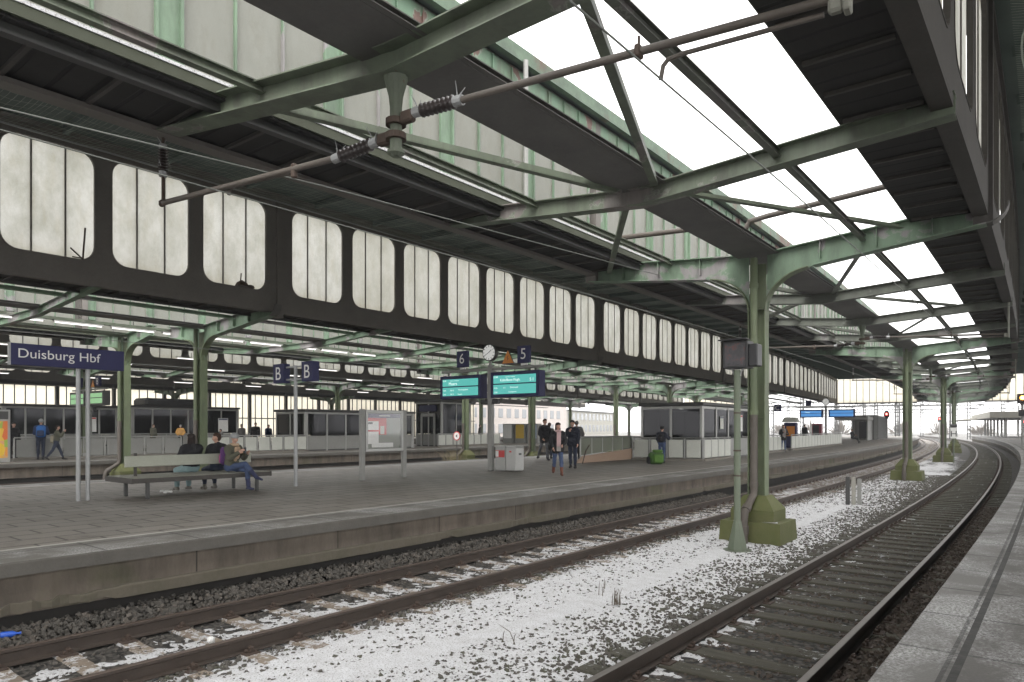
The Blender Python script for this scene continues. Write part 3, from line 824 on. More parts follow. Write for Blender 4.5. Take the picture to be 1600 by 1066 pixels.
lab5 = ['grey green column before the cream glazed wall behind the name sign', 'grey green column before the cream glazed wall right of the bench', 'grey green column before the cream glazed wall behind the lift tower', 'farthest grey green column along the cream glazed wall']
for i in range(4): tcol(-70.6, 15 + BAY * i, 4.2, 4.2, lab5[i], 'columns before the cream wall', 'olive')
def ibeam(name, path, d, w, mat, s, label, cat, group, tw=.016):
    t = MB(); up = [(x, z + d) for x, z in path]
    x0 = path[0][0]
    t.ribbon(path, -w / 2, w / 2, tw); t.ribbon(up, -w / 2, w / 2, tw)
    t.prism([(x, z + tw / 2) for x, z in path] + [(x, z - tw / 2) for x, z in up[::-1]], -.008, .008)
    for i in range(len(path) - 1):
        for f in (.33, .66):
            x = path[i][0] * (1 - f) + path[i + 1][0] * f; z = path[i][1] * (1 - f) + path[i + 1][1] * f
    o = t.build(name, M[mat]); o.location = W(0, s, 0); o.rotation_euler = (0, 0, s / R)
    return tag(o, label, cat, group)
ordn = ['first', 'second', 'third', 'fourth', 'fifth', 'sixth', 'seventh', 'eighth', 'ninth', 'tenth', 'eleventh', 'twelfth', 'thirteenth', 'fourteenth', 'fifteenth']
BE = [(-9.45, 6.17), (-5.25, 5.76), (-1.05, 6.02)]
n = 0
for k in range(-2, 20):
    if k % 4 == 0: continue
    s = T1 + k * BAY / 4
    lb = {-2: 'big grimy green cross beam overhead carrying the hanging post with two insulators', -1: 'grimy green cross beam with peeling paint just before the nearest T column'}.get(k, 'grimy green cross beam over the open slot, %s beyond the nearest T column' % ordn[min(n, 14)])
    if k > 0: n += 1
    if k == -2: s = 5.12
    ob_ = ibeam('cross_beam', BE, .26, .30 if k < -1 else .24, 'green_dirty' if k < 0 else 'beam_grey', s, lb, 'beam', 'cross beams over the near tracks')
    if k == -2: ob_.rotation_euler.z += .08
n = 0
for k in range(-2, 12):
    if k % 4 == 0: continue
    s = TC2 + k * BAY / 4
    ibeam('cross_beam', [(-34.3, 6.10), (-30.2, 5.8), (-25.4, 5.8), (-20.9, 6.12)], .24, .2, 'green', s, 'light green cross beam behind the rounded windows, %s from the left' % ordn[n], 'beam', 'cross beams behind the bench platform'); n += 1

n = 0
for k in range(0, 14):
    if k % 4 == 1: continue
    s = T4 + 1.5 + k * BAY / 4
    ibeam('cross_beam', [(-54.0, 6.10), (-49.9, 5.8), (-45.8, 6.12)], .24, .2, 'green', s, 'far light green cross beam behind the second platform hall, %s from the left' % ordn[n], 'beam', 'cross beams behind the second platform'); n += 1
def gutter(p, label, s0=S0, s1=118, mat='dark_steel'):
    q = MB(); w = .37
    q.arc([(p - w, 6.03), (p + w, 6.03), (p + w, 6.11), (p + w - .03, 6.11), (p + w - .03, 6.05), (p - w + .03, 6.05), (p - w + .03, 6.11), (p - w, 6.11)], s0, s1, 3)
    for sg in (-1, 1): a, b_ = sorted((p + sg * w, p + sg * (w + .07))); q.abox(a, b_, 6.035, 6.047, s0, s1, 3); q.abox(a, b_, 6.095, 6.108, s0, s1, 3)
    return tag(q.build('roof_gutter', M[mat]), label, 'gutter', 'long gutters over the column rows')
gutter(-5.25, 'wide dark gutter trough running over the nearest T columns against the sky')
gutter(-25.4, 'dark gutter trough over the column row right behind the bench platform')
gutter(-30.2, 'green gutter trough over the column row in front of the second platform', mat='green_dirty')
gutter(-70.6, 'farthest gutter trough over the columns before the cream wall')
gutter(-49.9, 'far gutter trough over the columns beyond the second platform')
q = MB(); q.abox(-27.9, -27.7, 6.06, 6.16, S0, 110); tag(q.build('light_rail', M['green_dirty']), 'slim green rail carrying the strip lights between the two column rows', 'light rail')
for p, z, lb, m_ in ((-7.3, 6.13, 'slim green roof rail on the hall side of the gutter, parallel to the tracks', 'green_dirty'), (-3.15, 6.02, 'slim grimy roof rail against the sky right of the gutter', 'beam_grey'), (-23.1, 6.12, 'light green roof rail behind the rounded windows, parallel to the tracks', 'green')):
    q = MB(); q.arc([(p - .05, z), (p + .05, z), (p + .05, z + .015), (p + .008, z + .015), (p + .008, z + .10), (p + .05, z + .10), (p + .05, z + .115), (p - .05, z + .115), (p - .05, z + .10), (p - .008, z + .10), (p - .008, z + .015), (p - .05, z + .015)], S0, 118, 3)
    tag(q.build('roof_rail', M[m_]), lb, 'roof rail', 'roof rails over the slots')
def brace(a, b_, label, w=.11, mat='beam_grey', grp='diagonal roof braces'):
    a = W(*a); b_ = W(*b_); d = b_ - a; L = d.length
    q = MB(); q.box((L / 2, 0, 0), (L, w, .012)); q.box((L / 2, w / 2 - .006, .045), (L, .012, .09))
    o = q.build('diagonal_brace', M[mat]); o.location = a
    o.rotation_euler = d.to_track_quat('X', 'Z').to_euler()
    return tag(o, label, 'brace', grp)
for i in range(5):
    sc = T1 - BAY / 4 + i * BAY / 2              # centre joints
    for sg in (-1, 1):
        for ds in (-1, 1):
            even = (ds > 0)
            po = (-8.9 if even else -7.4) if sg < 0 else (-2.45 if even else -3.1)
            lb = 'diagonal roof brace %s the gutter, %s %s centre joint' % ('left of' if sg < 0 else 'right of', 'towards the viewer from the' if ds < 0 else 'running away from the', ordn[i])
            brace((-5.25 + sg * .3, sc + ds * .15, 5.98), (po, sc + ds * (BAY / 4 - .15), 6.12 if even else 6.03), lb, mat='green_dirty' if i == 0 else 'beam_grey')

# thin winter mist: one closed volume round the whole place, the sky outside it
q = MB(); q.box((-100, 150, 6.2), (600, 600, 15.8))
hz = q.build('haze', None if False else M['bed']); kind(hz, 'stuff')
hm = bpy.data.materials.new('winter_mist'); hm.use_nodes = True; hm.node_tree.nodes.clear()
ho = hm.node_tree.nodes.new('ShaderNodeOutputMaterial'); pv = hm.node_tree.nodes.new('ShaderNodeVolumePrincipled')
pv.inputs['Color'].default_value = (.9, .92, .95, 1); pv.inputs['Density'].default_value = .0008; pv.inputs['Anisotropy'].default_value = .2
hm.node_tree.links.new(pv.outputs[0], ho.inputs['Volume']); hz.data.materials[0] = hm
tag(hz, 'thin pale winter mist filling the whole station and the tracks beyond', 'mist')
SC.cycles.volume_bounces = 0
# ------------------------------------------------------------------ lettering
def txt(parent, s, pos, w=None, h=None, face='p', mat='white', name='lettering', depth=.004):
    cu = bpy.data.curves.new('lettering', 'FONT'); cu.body = s; cu.size = 1; cu.extrude = .0; cu.align_x = 'CENTER'; cu.align_y = 'CENTER'
    o = bpy.data.objects.new('lettering', cu); COL.objects.link(o)
    bpy.context.view_layer.update()
    me = bpy.data.meshes.new_from_object(o.evaluated_get(bpy.context.evaluated_depsgraph_get()))
    bpy.data.objects.remove(o); bpy.data.curves.remove(cu)
    co_ = np.empty(len(me.vertices) * 3, dtype=np.float32); me.vertices.foreach_get('co', co_); v = co_.reshape(-1, 3)
    mn, mx_ = v.min(0), v.max(0); c = (mn + mx_) / 2; v -= c; sz = mx_ - mn
    kx = (w / sz[0]) if w else (h / sz[1]); ky = (h / sz[1]) if h else kx
    if w and h is None: ky = kx
    v[:, 0] *= kx; v[:, 1] *= ky
    me.vertices.foreach_set('co', v.ravel()); me.update()
    me.materials.clear(); me.materials.append(M[mat])
    t = bpy.data.objects.new(name, me); COL.objects.link(t); t.parent = parent; t.location = pos
    t.rotation_euler = (PI / 2, 0, PI / 2) if face == 'p' else (PI / 2, 0, 0)
    return t
def part(name, mat, parent, fn, smooth=False):
    q = MB(); fn(q); return q.build(name, M[mat], parent, smooth)

PZ = .76
# station name sign
t = thing('station_sign', -15.92, 5.5, PZ, 'long navy blue sign reading Duisburg Hbf on two round steel posts', 'station sign')
b = part('board', 'navy', t, lambda q: q.bbox((.08, 0, 2.93), (.07, 2.05, .42), .006))
txt(b, 'Duisburg Hbf', (.118, -.17, 2.925), w=1.46, h=.235)
part('edge_trim', 'galv', b, lambda q: q.box((.08, -1.04, 2.93), (.085, .03, .43)))
for y in (.18, .36): part('post', 'galv', t, lambda q: q.tube([(0, y, 0), (0, y, 3.12)], .043, 14), True)

# platform section signs
def section(p, s, letter, lab):
    t = thing('section_sign', p, s, PZ, lab, 'letter sign', 'platform section signs')
    part('post', 'galv', t, lambda q: q.tube([(0, 0, 0), (0, 0, 3.12)], .05, 14), True)
    for x in (-.62, .62):
        b = part('board', 'navy', t, lambda q: q.bbox((x, 0, 2.93), (.46, .2, .5), .006))
        txt(b, letter, (x, -.102, 2.93), h=.33, face='q')
    for z in (2.76, 3.08): part('bracket', 'galv', t, lambda q: q.box((0, 0, z), (.82, .05, .04)))
    return t
section(-15.56, 10.71, 'B', 'pair of navy letter B signs on a slim pale post right of the bench')
section(-15.6, 52.0, 'C', 'pair of small navy signs with a white letter C far along the platform')

# notice case
t = thing('notice_case', -15.75, 13.92, PZ, 'grey timetable case on two flat posts with red and white notices inside', 'notice board')
for y in (-.81, .81): part('post', 'frame_grey', t, lambda q: q.bbox((0, y, 1.02), (.12, .16, 2.05), .02))
fr = part('frame', 'alu', t, lambda q: (q.bbox((.0, 0, 1.98), (.16, 1.46, .09), .01), q.bbox((.0, 0, .86), (.16, 1.46, .09), .01), q.bbox((0, -.69, 1.42), (.16, .08, 1.04), .01), q.bbox((0, .69, 1.42), (.16, .08, 1.04), .01)))
bk = part('back_panel', 'cream', t, lambda q: q.box((-.02, 0, 1.42), (.05, 1.32, 1.06)))
bk.data.materials[0] = simple('grey_green_case_back', (.22, .235, .20), (.20, .21, .185), 2, .6)
part('header', 'navy', t, lambda q: q.box((.012, 0, 1.86), (.012, 1.29, .12)))
part('header_strip', 'galv', t, lambda q: q.box((.02, .02, 1.86), (.006, .42, .035)))
part('notice', 'red', t, lambda q: q.box((.01, -.27, 1.55), (.008, .74, .49)))
part('notice', 'white', t, lambda q: q.box((.018, -.42, 1.37), (.006, .42, .66)))
part('notice', 'red', t, lambda q: q.box((.0235, -.42, 1.42), (.004, .42, .05)))
part('notice', 'black', t, lambda q: q.box((.0235, -.53, 1.645), (.004, .18, .05)))
part('notice', 'cream', t, lambda q: q.box((.0235, -.07, 1.44), (.004, .15, .24)))
part('notice', 'white', t, lambda q: q.box((.012, -.05, 1.0), (.012, .82, .13)))
part('pane', 'glass_clear', t, lambda q: q.box((.07, 0, 1.42), (.006, 1.30, 1.03))).data.materials[0] = None
_pn = NT('thin_case_glass'); _g = _pn.n('ShaderNodeBsdfGlossy', Roughness=.05); _tr = _pn.n('ShaderNodeBsdfTransparent'); _f = _pn.n('ShaderNodeFresnel', IOR=1.35)
_m = _pn.n('ShaderNodeMixShader', i0=_f, i1=_tr.outputs[0], i2=_g.outputs[0]); _pn.t.links.new(_m.outputs[0], _pn.out.inputs[0]); M['glass_thin'] = _pn.m
[o for o in t.children if o.name.startswith('pane')][0].data.materials[0] = M['glass_thin']

# display mast with clock
def clock(parent, c, r, face='q'):
    Mq = Matrix.Rotation(PI / 2, 4, 'X')
    h = MB().lathe([(r * .9, -.09), (r, -.07), (r, .07), (r * .93, .085)], 32, c, Mq).build('clock_case', M['grey_dark'], parent, True)
    MB().lathe([(r * .88, 0), (r * .88, .008)], 32, (c[0], c[1] - .083, c[2]), Mq).build('clock_face', M['clock_face'], h)
    q = MB()
    for i in range(12):
        a = i * PI / 6; rr = r * .76
        q.box((c[0] + rr * math.sin(a), c[1] - .093, c[2] + rr * math.cos(a)), (.018 * r / .27, .004, .06 * r / .27), ry=a)
    kind(q.build('hour_marks', M['black'], h), 'stuff')
    for L, w, a in ((r * .5, .022, math.radians(52)), (r * .72, .016, math.radians(-118))):
        MB().box((c[0] + L / 2 * math.sin(a), c[1] - .097, c[2] + L / 2 * math.cos(a)), (w, .004, L), ry=a).build('clock_hand', M['black'], h)
    return h
def display(parent, x0, x1, z0, z1, y, scr, lines, case='navy'):
    w = x1 - x0; cx = (x0 + x1) / 2; cz = (z0 + z1) / 2; hh = z1 - z0
    c = MB().bbox((cx, y + .17, cz), (w, .34, hh), .012).build('display', M[case], parent)
    mid = cz + .02
    for za, zb in ((mid + .02, z1 - .12), (z0 + .11, mid - .02)):
        MB().box((cx, y - .004, (za + zb) / 2), (w - .28, .012, zb - za)).build('screen', M[scr], c)
    for s_, x, z, h_ in lines:
        txt(c, s_, (x0 + w * x, y - .014, z0 + hh * z), h=h_, face='q', mat='lcd_text')
    return c
t = thing('platform_mast', -15.66, 18.88, PZ, 'grey mast with round clock, numbers 6 and 5 and two teal departure displays', 'display mast')
part('post', 'frame_grey', t, lambda q: q.bbox((0, 0, 1.85), (.19, .19, 3.7), .03))
part('crossbar', 'frame_grey', t, lambda q: q.bbox((0, 0, 3.55), (4.6, .12, .09), .01))
for x in (-2.0, -.6, .55, 2.0): part('hanger', 'frame_grey', t, lambda q: q.box((x, 0, 3.46), (.05, .05, .12)))
display(t, -2.27, -.3, 2.55, 3.38, -.17, 'lcd', [('12:49', .12, .79, .055), ('Duisburg - Rheinhausen', .37, .78, .04), ('Moers', .33, .66, .11), ('13:02', .12, .37, .05), ('13:14', .12, .2, .05), ('RE 42', .31, .37, .05), ('RB 31', .31, .2, .05), ('Mönchengladbach', .58, .38, .06), ('Xanten', .5, .2, .05)])
display(t, .12, 2.2, 2.55, 3.42, -.17, 'lcd', [('12:48', .12, .8, .06), ('Langenfeld - Leverkusen', .42, .79, .04), ('Köln/Bonn Flugh.', .42, .66, .115), ('S 1', .85, .66, .10), ('12:55', .12, .37, .05), ('13:05', .12, .2, .05), ('S 2', .30, .37, .05), ('Dortmund', .5, .38, .055), ('Recklinghausen', .47, .2, .05)])
for x, d_ in ((-1.3, '6'), (1.45, '5')):
    b = part('number_board', 'navy', t, lambda q: q.bbox((x, 0, 3.98), (.5, .12, .58), .006)); txt(b, d_, (x + .0, -.062, 4.0), h=.36, face='q')
    part('bracket', 'white', b, lambda q: q.box((x, 0, 3.65), (.26, .04, .07)))
part('warning_sign', 'orange', t, lambda q: q.prism([(.52, 3.72), (1.0, 3.72), (.76, 4.16)], -.02, .0)); part('warning_edge', 'black', t, lambda q: q.prism([(.49, 3.70), (1.03, 3.70), (.76, 4.20)], .002, .016))
part('warning_mark', 'black', t, lambda q: q.prism([(.72, 3.8), (.80, 3.88), (.75, 3.9), (.79, 4.0), (.72, 3.9), (.77, 3.88)], -.026, -.021))
clock(t, (-.02, 0, 4.13), .30)
part('clock_neck', 'frame_grey', t, lambda q: q.tube([(-.02, 0, 3.55), (-.02, 0, 3.88)], .05, 10))
for x in (-.3, .22): part('loudspeaker', 'black', t, lambda q: q.bbox((x, .02, 2.42), (.26, .2, .17), .03))
# far twin of the mast, blue screens
t = thing('platform_mast', -15.7, 74.0, PZ, 'distant mast with clock and two blue departure displays far along the platform', 'display mast')
part('post', 'frame_grey', t, lambda q: q.bbox((0, 0, 1.85), (.19, .19, 3.7), .03)); part('crossbar', 'frame_grey', t, lambda q: q.bbox((0, 0, 3.5), (5.2, .12, .09), .01))
display(t, -2.4, -.25, 2.5, 3.3, -.17, 'lcd_blue', [('Moers', .35, .66, .12)]); display(t, .25, 2.6, 2.5, 3.3, -.17, 'lcd_blue', [])
clock(t, (0, 0, 4.05), .34); part('number_board', 'navy', t, lambda q: q.bbox((-1.6, 0, 3.95), (.5, .12, .55), .006))
# platform behind: green-lit display
t = thing('platform_mast', -40, 15.3, PZ, 'mast on the second platform with a pale green display, half behind the name sign posts', 'display mast')
part('post', 'frame_grey', t, lambda q: q.bbox((0, 0, 1.8), (.2, .2, 3.6), .03)); part('crossbar', 'frame_grey', t, lambda q: q.bbox((0, 0, 3.5), (4.2, .12, .08), .01))
display(t, -2.1, -.2, 2.65, 3.4, -.17, 'lcd_green', [], 'grey_dark'); display(t, .2, 2.1, 2.65, 3.4, -.17, 'lcd_green', [], 'grey_dark')
b = part('number_board', 'navy', t, lambda q: q.bbox((1.1, 0, 3.9), (.46, .12, .5), .006)); txt(b, '8', (1.1, -.062, 3.9), h=.34, face='q')
b = part('number_board', 'navy', t, lambda q: q.bbox((-1.2, 0, 3.9), (.46, .12, .5), .006)); txt(b, '9', (-1.2, -.062, 3.9), h=.34, face='q')
part('warning_sign', 'orange', t, lambda q: q.prism([(.25, 3.62), (.65, 3.62), (.45, 4.0)], -.02, .0)); part('loudspeaker', 'black', t, lambda q: q.bbox((.5, 0, 2.45), (.3, .2, .2), .03))

# bins
M['bin_grey'] = simple('pale_bin_paint', (.36, .36, .345), (.30, .30, .285), 3, .5)
def bins(p, s, lab, red=True):
    t = thing('litter_bin', p, s, PZ, lab, 'litter bin'); t.scale = (.9, .9, .92)
    for x, m_ in ((-.28, 'bin_grey'), (.24, 'alu')):
        part('bin_body', m_, t, lambda q: q.bbox((x, 0, .47), (.50, .52, .88), .03))
        part('lid', 'alu', t, lambda q: q.prism([(x - .25, .90), (x + .25, .90), (x + .22, .97), (x - .22, .97)], -.26, .26))
    part('label_panel', 'red', t, lambda q: q.bbox((-.28, -.262, .66), (.44, .012, .26), .004)); part('label_panel', 'white', t, lambda q: q.box((-.42, -.271, .66), (.14, .006, .22)))
    part('slot', 'black', t, lambda q: q.box((.492, 0, .66), (.01, .16, .07))); part('red_mark', 'red', t, lambda q: q.box((.22, -.263, .75), (.1, .006, .06)))
    return t
bins(-15.02, 19.15, 'pale grey recycling bins with a red label beside the display mast')
bins(-39.0, 15.6, 'grey recycling bins on the second platform behind the name sign posts')

# bench
t = thing('platform_bench', -15.75, 8.05, PZ, 'long double sided wooden bench with a single pale backrest board', 'bench')
for i, x in enumerate((-.54, -.33, -.12, .12, .33, .54)):
    part('slat', 'wood_grey', t, lambda q: q.bbox((x, 0, .445), (.185, 3.15, .04), .006))
part('seat_frame', 'soot', t, lambda q: (q.bbox((-.62, 0, .40), (.05, 3.15, .10), .006), q.bbox((.62, 0, .40), (.05, 3.15, .10), .006), q.bbox((0, -1.6, .40), (1.29, .05, .11), .006), q.bbox((0, 1.6, .40), (1.29, .05, .11), .006)))
for x in (-.52, .52):
    for y in (-1.25, 1.3): part('leg', 'grey_dark', t, lambda q: q.bbox((x, y, .18), (.07, .07, .36), .008))
part('backrest', 'pale_board', t, lambda q: q.bbox((.0, -.02, .78), (.05, 2.95, .24), .012))
for y in (-1.25, 1.2): part('backrest_post', 'soot', t, lambda q: q.bbox((-.05, y, .68), (.045, .06, .56), .006))
# crumpled paper under the bench
q = MB(); r_ = random.Random(3)
for i in range(7): q.bbox((r_.uniform(-.12, .12), r_.uniform(-.09, .09), .03 + r_.uniform(0, .03)), (r_.uniform(.05, .13), r_.uniform(.05, .1), .04), .015, r_.uniform(0, 3))
o = q.build('crumpled_paper', M['white']); o.location = W(-16.2, 7.65, PZ); tag(o, 'crumpled white paper on the paving under the bench', 'litter')

# grey post cut by the left edge
t = thing('ticket_post', -15.45, 3.93, PZ, 'grey metal pillar with rounded top at the left edge of the platform', 'pillar')
part('body', 'frame_grey', t, lambda q: q.bbox((0, 0, .62), (.34, .30, 1.24), .06)).data.materials[0] = M['grey_dark']
part('front_plate', 'frame_grey', t, lambda q: q.bbox((0, -.155, .7), (.26, .02, .8), .006)); part('cap', 'grey_dark', t, lambda q: q.bbox((0, 0, 1.26), (.30, .26, .06), .03))

# poster board on the second platform
def poster_mat():
    t = NT('colourful_food_poster'); v = t.coord()
    w = t.n('ShaderNodeTexVoronoi', Vector=t.map(v, (1, 1, 1)), Scale=3.2).outputs['Color']; x = t.sep(w)[0]
    col = t.ramp(x, [(0, (.55, .08, .03)), (.3, (.62, .22, .04)), (.5, (.62, .42, .06)), (.7, (.25, .38, .06)), (.9, (.6, .3, .16))])
    return t.pbr(col, .4)
M['poster'] = poster_mat()
t = thing('poster_board', -36.2, 9.55, PZ, 'colourful orange and green food poster in a grey frame at the far left', 'poster board')
part('frame', 'alu', t, lambda q: (q.bbox((0, 0, 1.15), (.14, 1.72, 2.3), .02)))
part('poster', 'poster', t, lambda q: q.box((.076, 0, 1.0), (.012, 1.5, 1.6))); part('header', 'grey_dark', t, lambda q: q.box((.076, 0, 2.05), (.012, 1.55, .34)))
o = part('pepper', 'yellow', t, lambda q: q.lathe([(.0, -.3), (.2, -.22), (.26, 0), (.2, .22), (.05, .3)], 14, (.084, .45, .55), Matrix.Diagonal((.03, .8, 1, 1)))); o.data.materials[0] = M['yellow']
part('dark_motif', 'black', t, lambda q: q.lathe([(.0, -.25), (.2, -.15), (.22, .1), (.05, .25)], 12, (.092, .15, .55), Matrix.Diagonal((.02, .7, .9, 1))))

# ------------------------------------------------------------------ kiosks, balustrades
def kiosk(name, lab, cat, p0, p1, s0, s1, h, bays_p, bays_s, base=.98, roofm='grey_dark', group=None):
    cp, cs = (p0 + p1) / 2, (s0 + s1) / 2; t = thing(name, cp, cs, PZ, lab, cat, group)
    a, b_ = (p1 - p0) / 2, (s1 - s0) / 2
    part('roof', roofm, t, lambda q: (q.bbox((0, 0, h + .09), (2 * a + .3, 2 * b_ + .3, .16), .03),))
    part('floor', 'grey_dark', t, lambda q: q.box((0, 0, .04), (2 * a, 2 * b_, .08)))
    def wall(n, L, pos, rot):
        w = L / n
        for i in range(n):
            u = -L / 2 + w * (i + .5)
            g_ = MB().box((0, 0, 0), (w - .1, .05, base - .08)).build('base_panel', M['frame_grey'], t); g_.location = pos(u, base / 2 + .04); g_.rotation_euler = (0, 0, rot)
            g_ = MB().box((0, 0, 0), (w - .1, .02, h - base - .2)).build('window', M['glass'], t); g_.location = pos(u, (h + base) / 2 - .04); g_.rotation_euler = (0, 0, rot)
            g_ = MB().box((0, 0, 0), (w - .1, .06, .12)).build('lintel', M['alu'], t); g_.location = pos(u, h - .07); g_.rotation_euler = (0, 0, rot)
        for i in range(n + 1):
            u = -L / 2 + w * i
            g_ = MB().bbox((0, 0, 0), (.12, .12, h), .01).build('post', M['alu'], t); g_.location = pos(u, h / 2); g_.rotation_euler = (0, 0, rot)
    wall(bays_p, 2 * a, lambda u, z: (u, -b_, z), 0); wall(bays_p, 2 * a, lambda u, z: (u, b_, z), 0)
    wall(bays_s, 2 * b_ - .26, lambda u, z: (a, u, z), PI / 2); wall(bays_s, 2 * b_ - .26, lambda u, z: (-a, u, z), PI / 2)
    part('inner_backing', 'grey_dark', t, lambda q: q.bbox((0, .2, .6), (a * 1.1, b_ * 1.2, 1.2), .05))  # dark backing block added inside, behind the panes, to make the glass look dark
    return t
kiosk('stair_kiosk', 'grey glazed stair kiosk with flat roof on the bench platform behind the green backpack', 'kiosk', -15.7, -12.75, 30.9, 39.5, 2.52, 2, 5)
kiosk('stair_kiosk', 'long grey glazed waiting room on the second platform behind the notice board', 'kiosk', -41.2, -38.2, 28.2, 38.0, 2.55, 2, 6)
kiosk('stair_kiosk', 'grey glazed shelter with raised dark roof box, on the third platform above the bench', 'kiosk', -60, -56.4, 25.6, 34.6, 3.1, 2, 6)
kiosk('stair_kiosk', 'long dark shelter on the third platform behind the name sign posts', 'kiosk', -60, -56.6, 16.6, 24.0, 3.0, 2, 6)
part('roof_box', 'grey_dark', [o for o in bpy.data.objects if o.name.startswith('stair_kiosk')][2], lambda q: q.bbox((0, -.6, 3.55), (2.2, 5, .7), .2))
t = kiosk('lift_tower', 'dark glazed lift tower on the second platform behind the small round sign', 'lift', -41.6, -38.9, 42.5, 46.2, 3.6, 2, 2)
part('door_frame', 'alu', t, lambda q: (q.bbox((-.7, -1.95, 1.3), (.16, .14, 2.6), .02), q.bbox((.7, -1.95, 1.3), (.16, .14, 2.6), .02), q.bbox((0, -1.95, 2.55), (1.5, .14, .26), .02))); part('sign_panel', 'navy', t, lambda q: q.box((0, -1.98, 3.1), (1.9, .06, .5)))
def balustrade(lab, p0, s0, p1, s1, h=1.02, n=None, mat='cream', group='panelled balustrades', base=.13):
    a, b_ = W(p0, s0, PZ), W(p1, s1, PZ); d = b_ - a; L = d.length; n = n or max(2, int(L / 1.15))
    t = empty('balustrade', a, math.atan2(d.y, d.x), lab, 'balustrade', group)
    w = L / n
    for i in range(n): part('panel', mat, t, lambda q: q.bbox((w * (i + .5), 0, base + (h - base - .06) / 2), (w - .16, .03, h - base - .08), .008))
    for i in range(n + 1): part('post', 'alu', t, lambda q: q.bbox((w * i, .02, h / 2), (.06, .06, h), .006))
    part('handrail', 'alu', t, lambda q: q.tube([(0, .02, h + .02), (L, .02, h + .02)], .028, 8)); part('plinth', 'concrete', t, lambda q: q.box((L / 2, .02, .05), (L + .1, .2, .1)))
    return t
balustrade('cream panelled balustrade in front of the stair kiosk on the bench platform', -15.75, 29.9, -12.55, 30.5, n=4)
balustrade('cream panelled balustrade along the track side of the stair kiosk', -12.5, 30.55, -12.6, 34.4, n=4)
balustrade('white panelled balustrade on the second platform behind the girl on the bench', -38.1, 20.6, -38.0, 28.0, n=8)
balustrade('grey panelled balustrade of the second platform left of the bench', -38.1, 11.2, -38.1, 19.4, n=8, mat='frame_grey')
balustrade('grey panelled balustrade on the second platform behind the small round sign', -38.0, 41.0, -38.0, 49.5, n=9)
balustrade('grey panelled balustrade on the third platform behind the orange jacket', -56.2, 15, -56.2, 36, n=16, mat='frame_grey')
balustrade('long pale balustrade far along the bench platform below the blue displays', -13.2, 48.5, -13.4, 68, n=18)
balustrade('pale balustrade in front of the woman in the checked scarf', -13.1, 41.8, -13.1, 46.6, n=5)
# notices behind the kiosk glass
for i, (p_, s_, w_, h_, m_, lb_) in enumerate(((-12.70, 36.2, .6, .85, 'white', 'white timetable sheet on the glass of the stair kiosk, track side'), (-12.70, 33.4, .45, .6, 'cream', 'small pale notice on the glass of the stair kiosk, track side'), (-38.13, 35.6, .7, .95, 'white', 'white map sheet on the glass of the long waiting room'), (-56.34, 33.4, .9, 1.15, 'white', 'large white poster on the right end of the third platform shelter'), (-56.54, 22.2, .8, 1.1, 'white', 'large white poster on the dark shelter behind the name sign'))):
    t = thing('window_notice', p_, s_, PZ + 1.75, lb_, 'notice'); part('sheet', m_, t, lambda q: q.box((0, 0, 0), (.012, w_, h_)))
    part('heading', 'navy' if i % 2 else 'red', t, lambda q: q.box((.009, 0, h_ * .42), (.006, w_ * .9, h_ * .1)))
# stair opening with glass parapet
t = thing('stair_parapet', -15.9, 27.6, PZ, 'glass stair parapet on a tan tiled plinth behind the two walking men', 'parapet')
part('plinth', 'tan', t, lambda q: q.prism([(-2.6, .02), (2.4, .02), (2.4, .52), (-2.0, .30)], -.08, .08, axis='x'))
for i in range(5): part('pane', 'glass_clear', t, lambda q: q.prism([(-2.2 + .93 * i, .34 + .046 * i), (-1.30 + .93 * i, .385 + .046 * i), (-1.30 + .93 * i, 1.08), (-2.2 + .93 * i, 1.08)], -.012, .012, axis='x'))
for i in range(6): part('post', 'alu', t, lambda q: q.bbox((.0, -2.25 + .93 * i, .72), (.05, .05, .8), .006))
part('handrail', 'alu', t, lambda q: q.tube([(0, -2.3, 1.11), (0, 2.45, 1.11)], .03, 8)); part('stair_rail', 'rust', t, lambda q: q.tube([(.5, -2.9, .05), (.3, -2.3, .55), (.1, -1.7, .75)], .025, 8))
# far along: concrete shelter blocks
t = thing('platform_shelter', -15.3, 100, PZ, 'dark grey concrete shelter and ribbed block far along the bench platform', 'shelter')
part('block', 'grey_dark', t, lambda q: (q.bbox((.4, 8, 1.55), (2.9, 18, 3.1), .05),)).data.materials[0] = M['frame_grey']
part('canopy', 'frame_grey', t, lambda q: q.bbox((-.4, -4.5, 2.65), (3.6, 7, .5), .08)); part('side_wall', 'frame_grey', t, lambda q: q.bbox((1.2, -4, 1.2), (.15, 6, 2.4), .02))
kind(part('rib', 'grey_dark', t, lambda q: [q.box((-1.1 + .5 * i, -1.03, 1.5), (.08, .06, 2.9)) for i in range(7)] and [q.box((1.87, -.5 + 1.2 * i, 1.5), (.06, .1, 2.9)) for i in range(14)]), 'stuff')
part('door', 'black', t, lambda q: q.box((.2, -1.05, 1.2), (.9, .04, 2.1)))
t = thing('ticket_machine', -14.9, 55.5, PZ, 'orange and dark blue ticket machine far along the platform by the pale balustrade', 'ticket machine')
part('body', 'navy', t, lambda q: q.bbox((0, 0, .95), (.9, .6, 1.9), .04)); part('panel', 'orange', t, lambda q: q.bbox((.05, -.31, 1.25), (.6, .03, .75), .01)); part('roof', 'cream', t, lambda q: q.prism([(-.6, 1.92), (.6, 1.92), (.4, 2.3), (-.4, 2.3)], -.4, .4))
t = thing('vending_machine', -16.2, 72.5, PZ, 'tall dark red vending machine under the distant blue displays', 'vending machine')
part('body', 'red', t, lambda q: q.bbox((0, 0, .95), (.85, .75, 1.9), .03)).data.materials[0] = simple('dark_red_enamel', (.22, .02, .04), (.18, .02, .035), 3, .4)
part('window', 'black', t, lambda q: q.box((-.08, -.38, 1.15), (.55, .02, 1.2)))
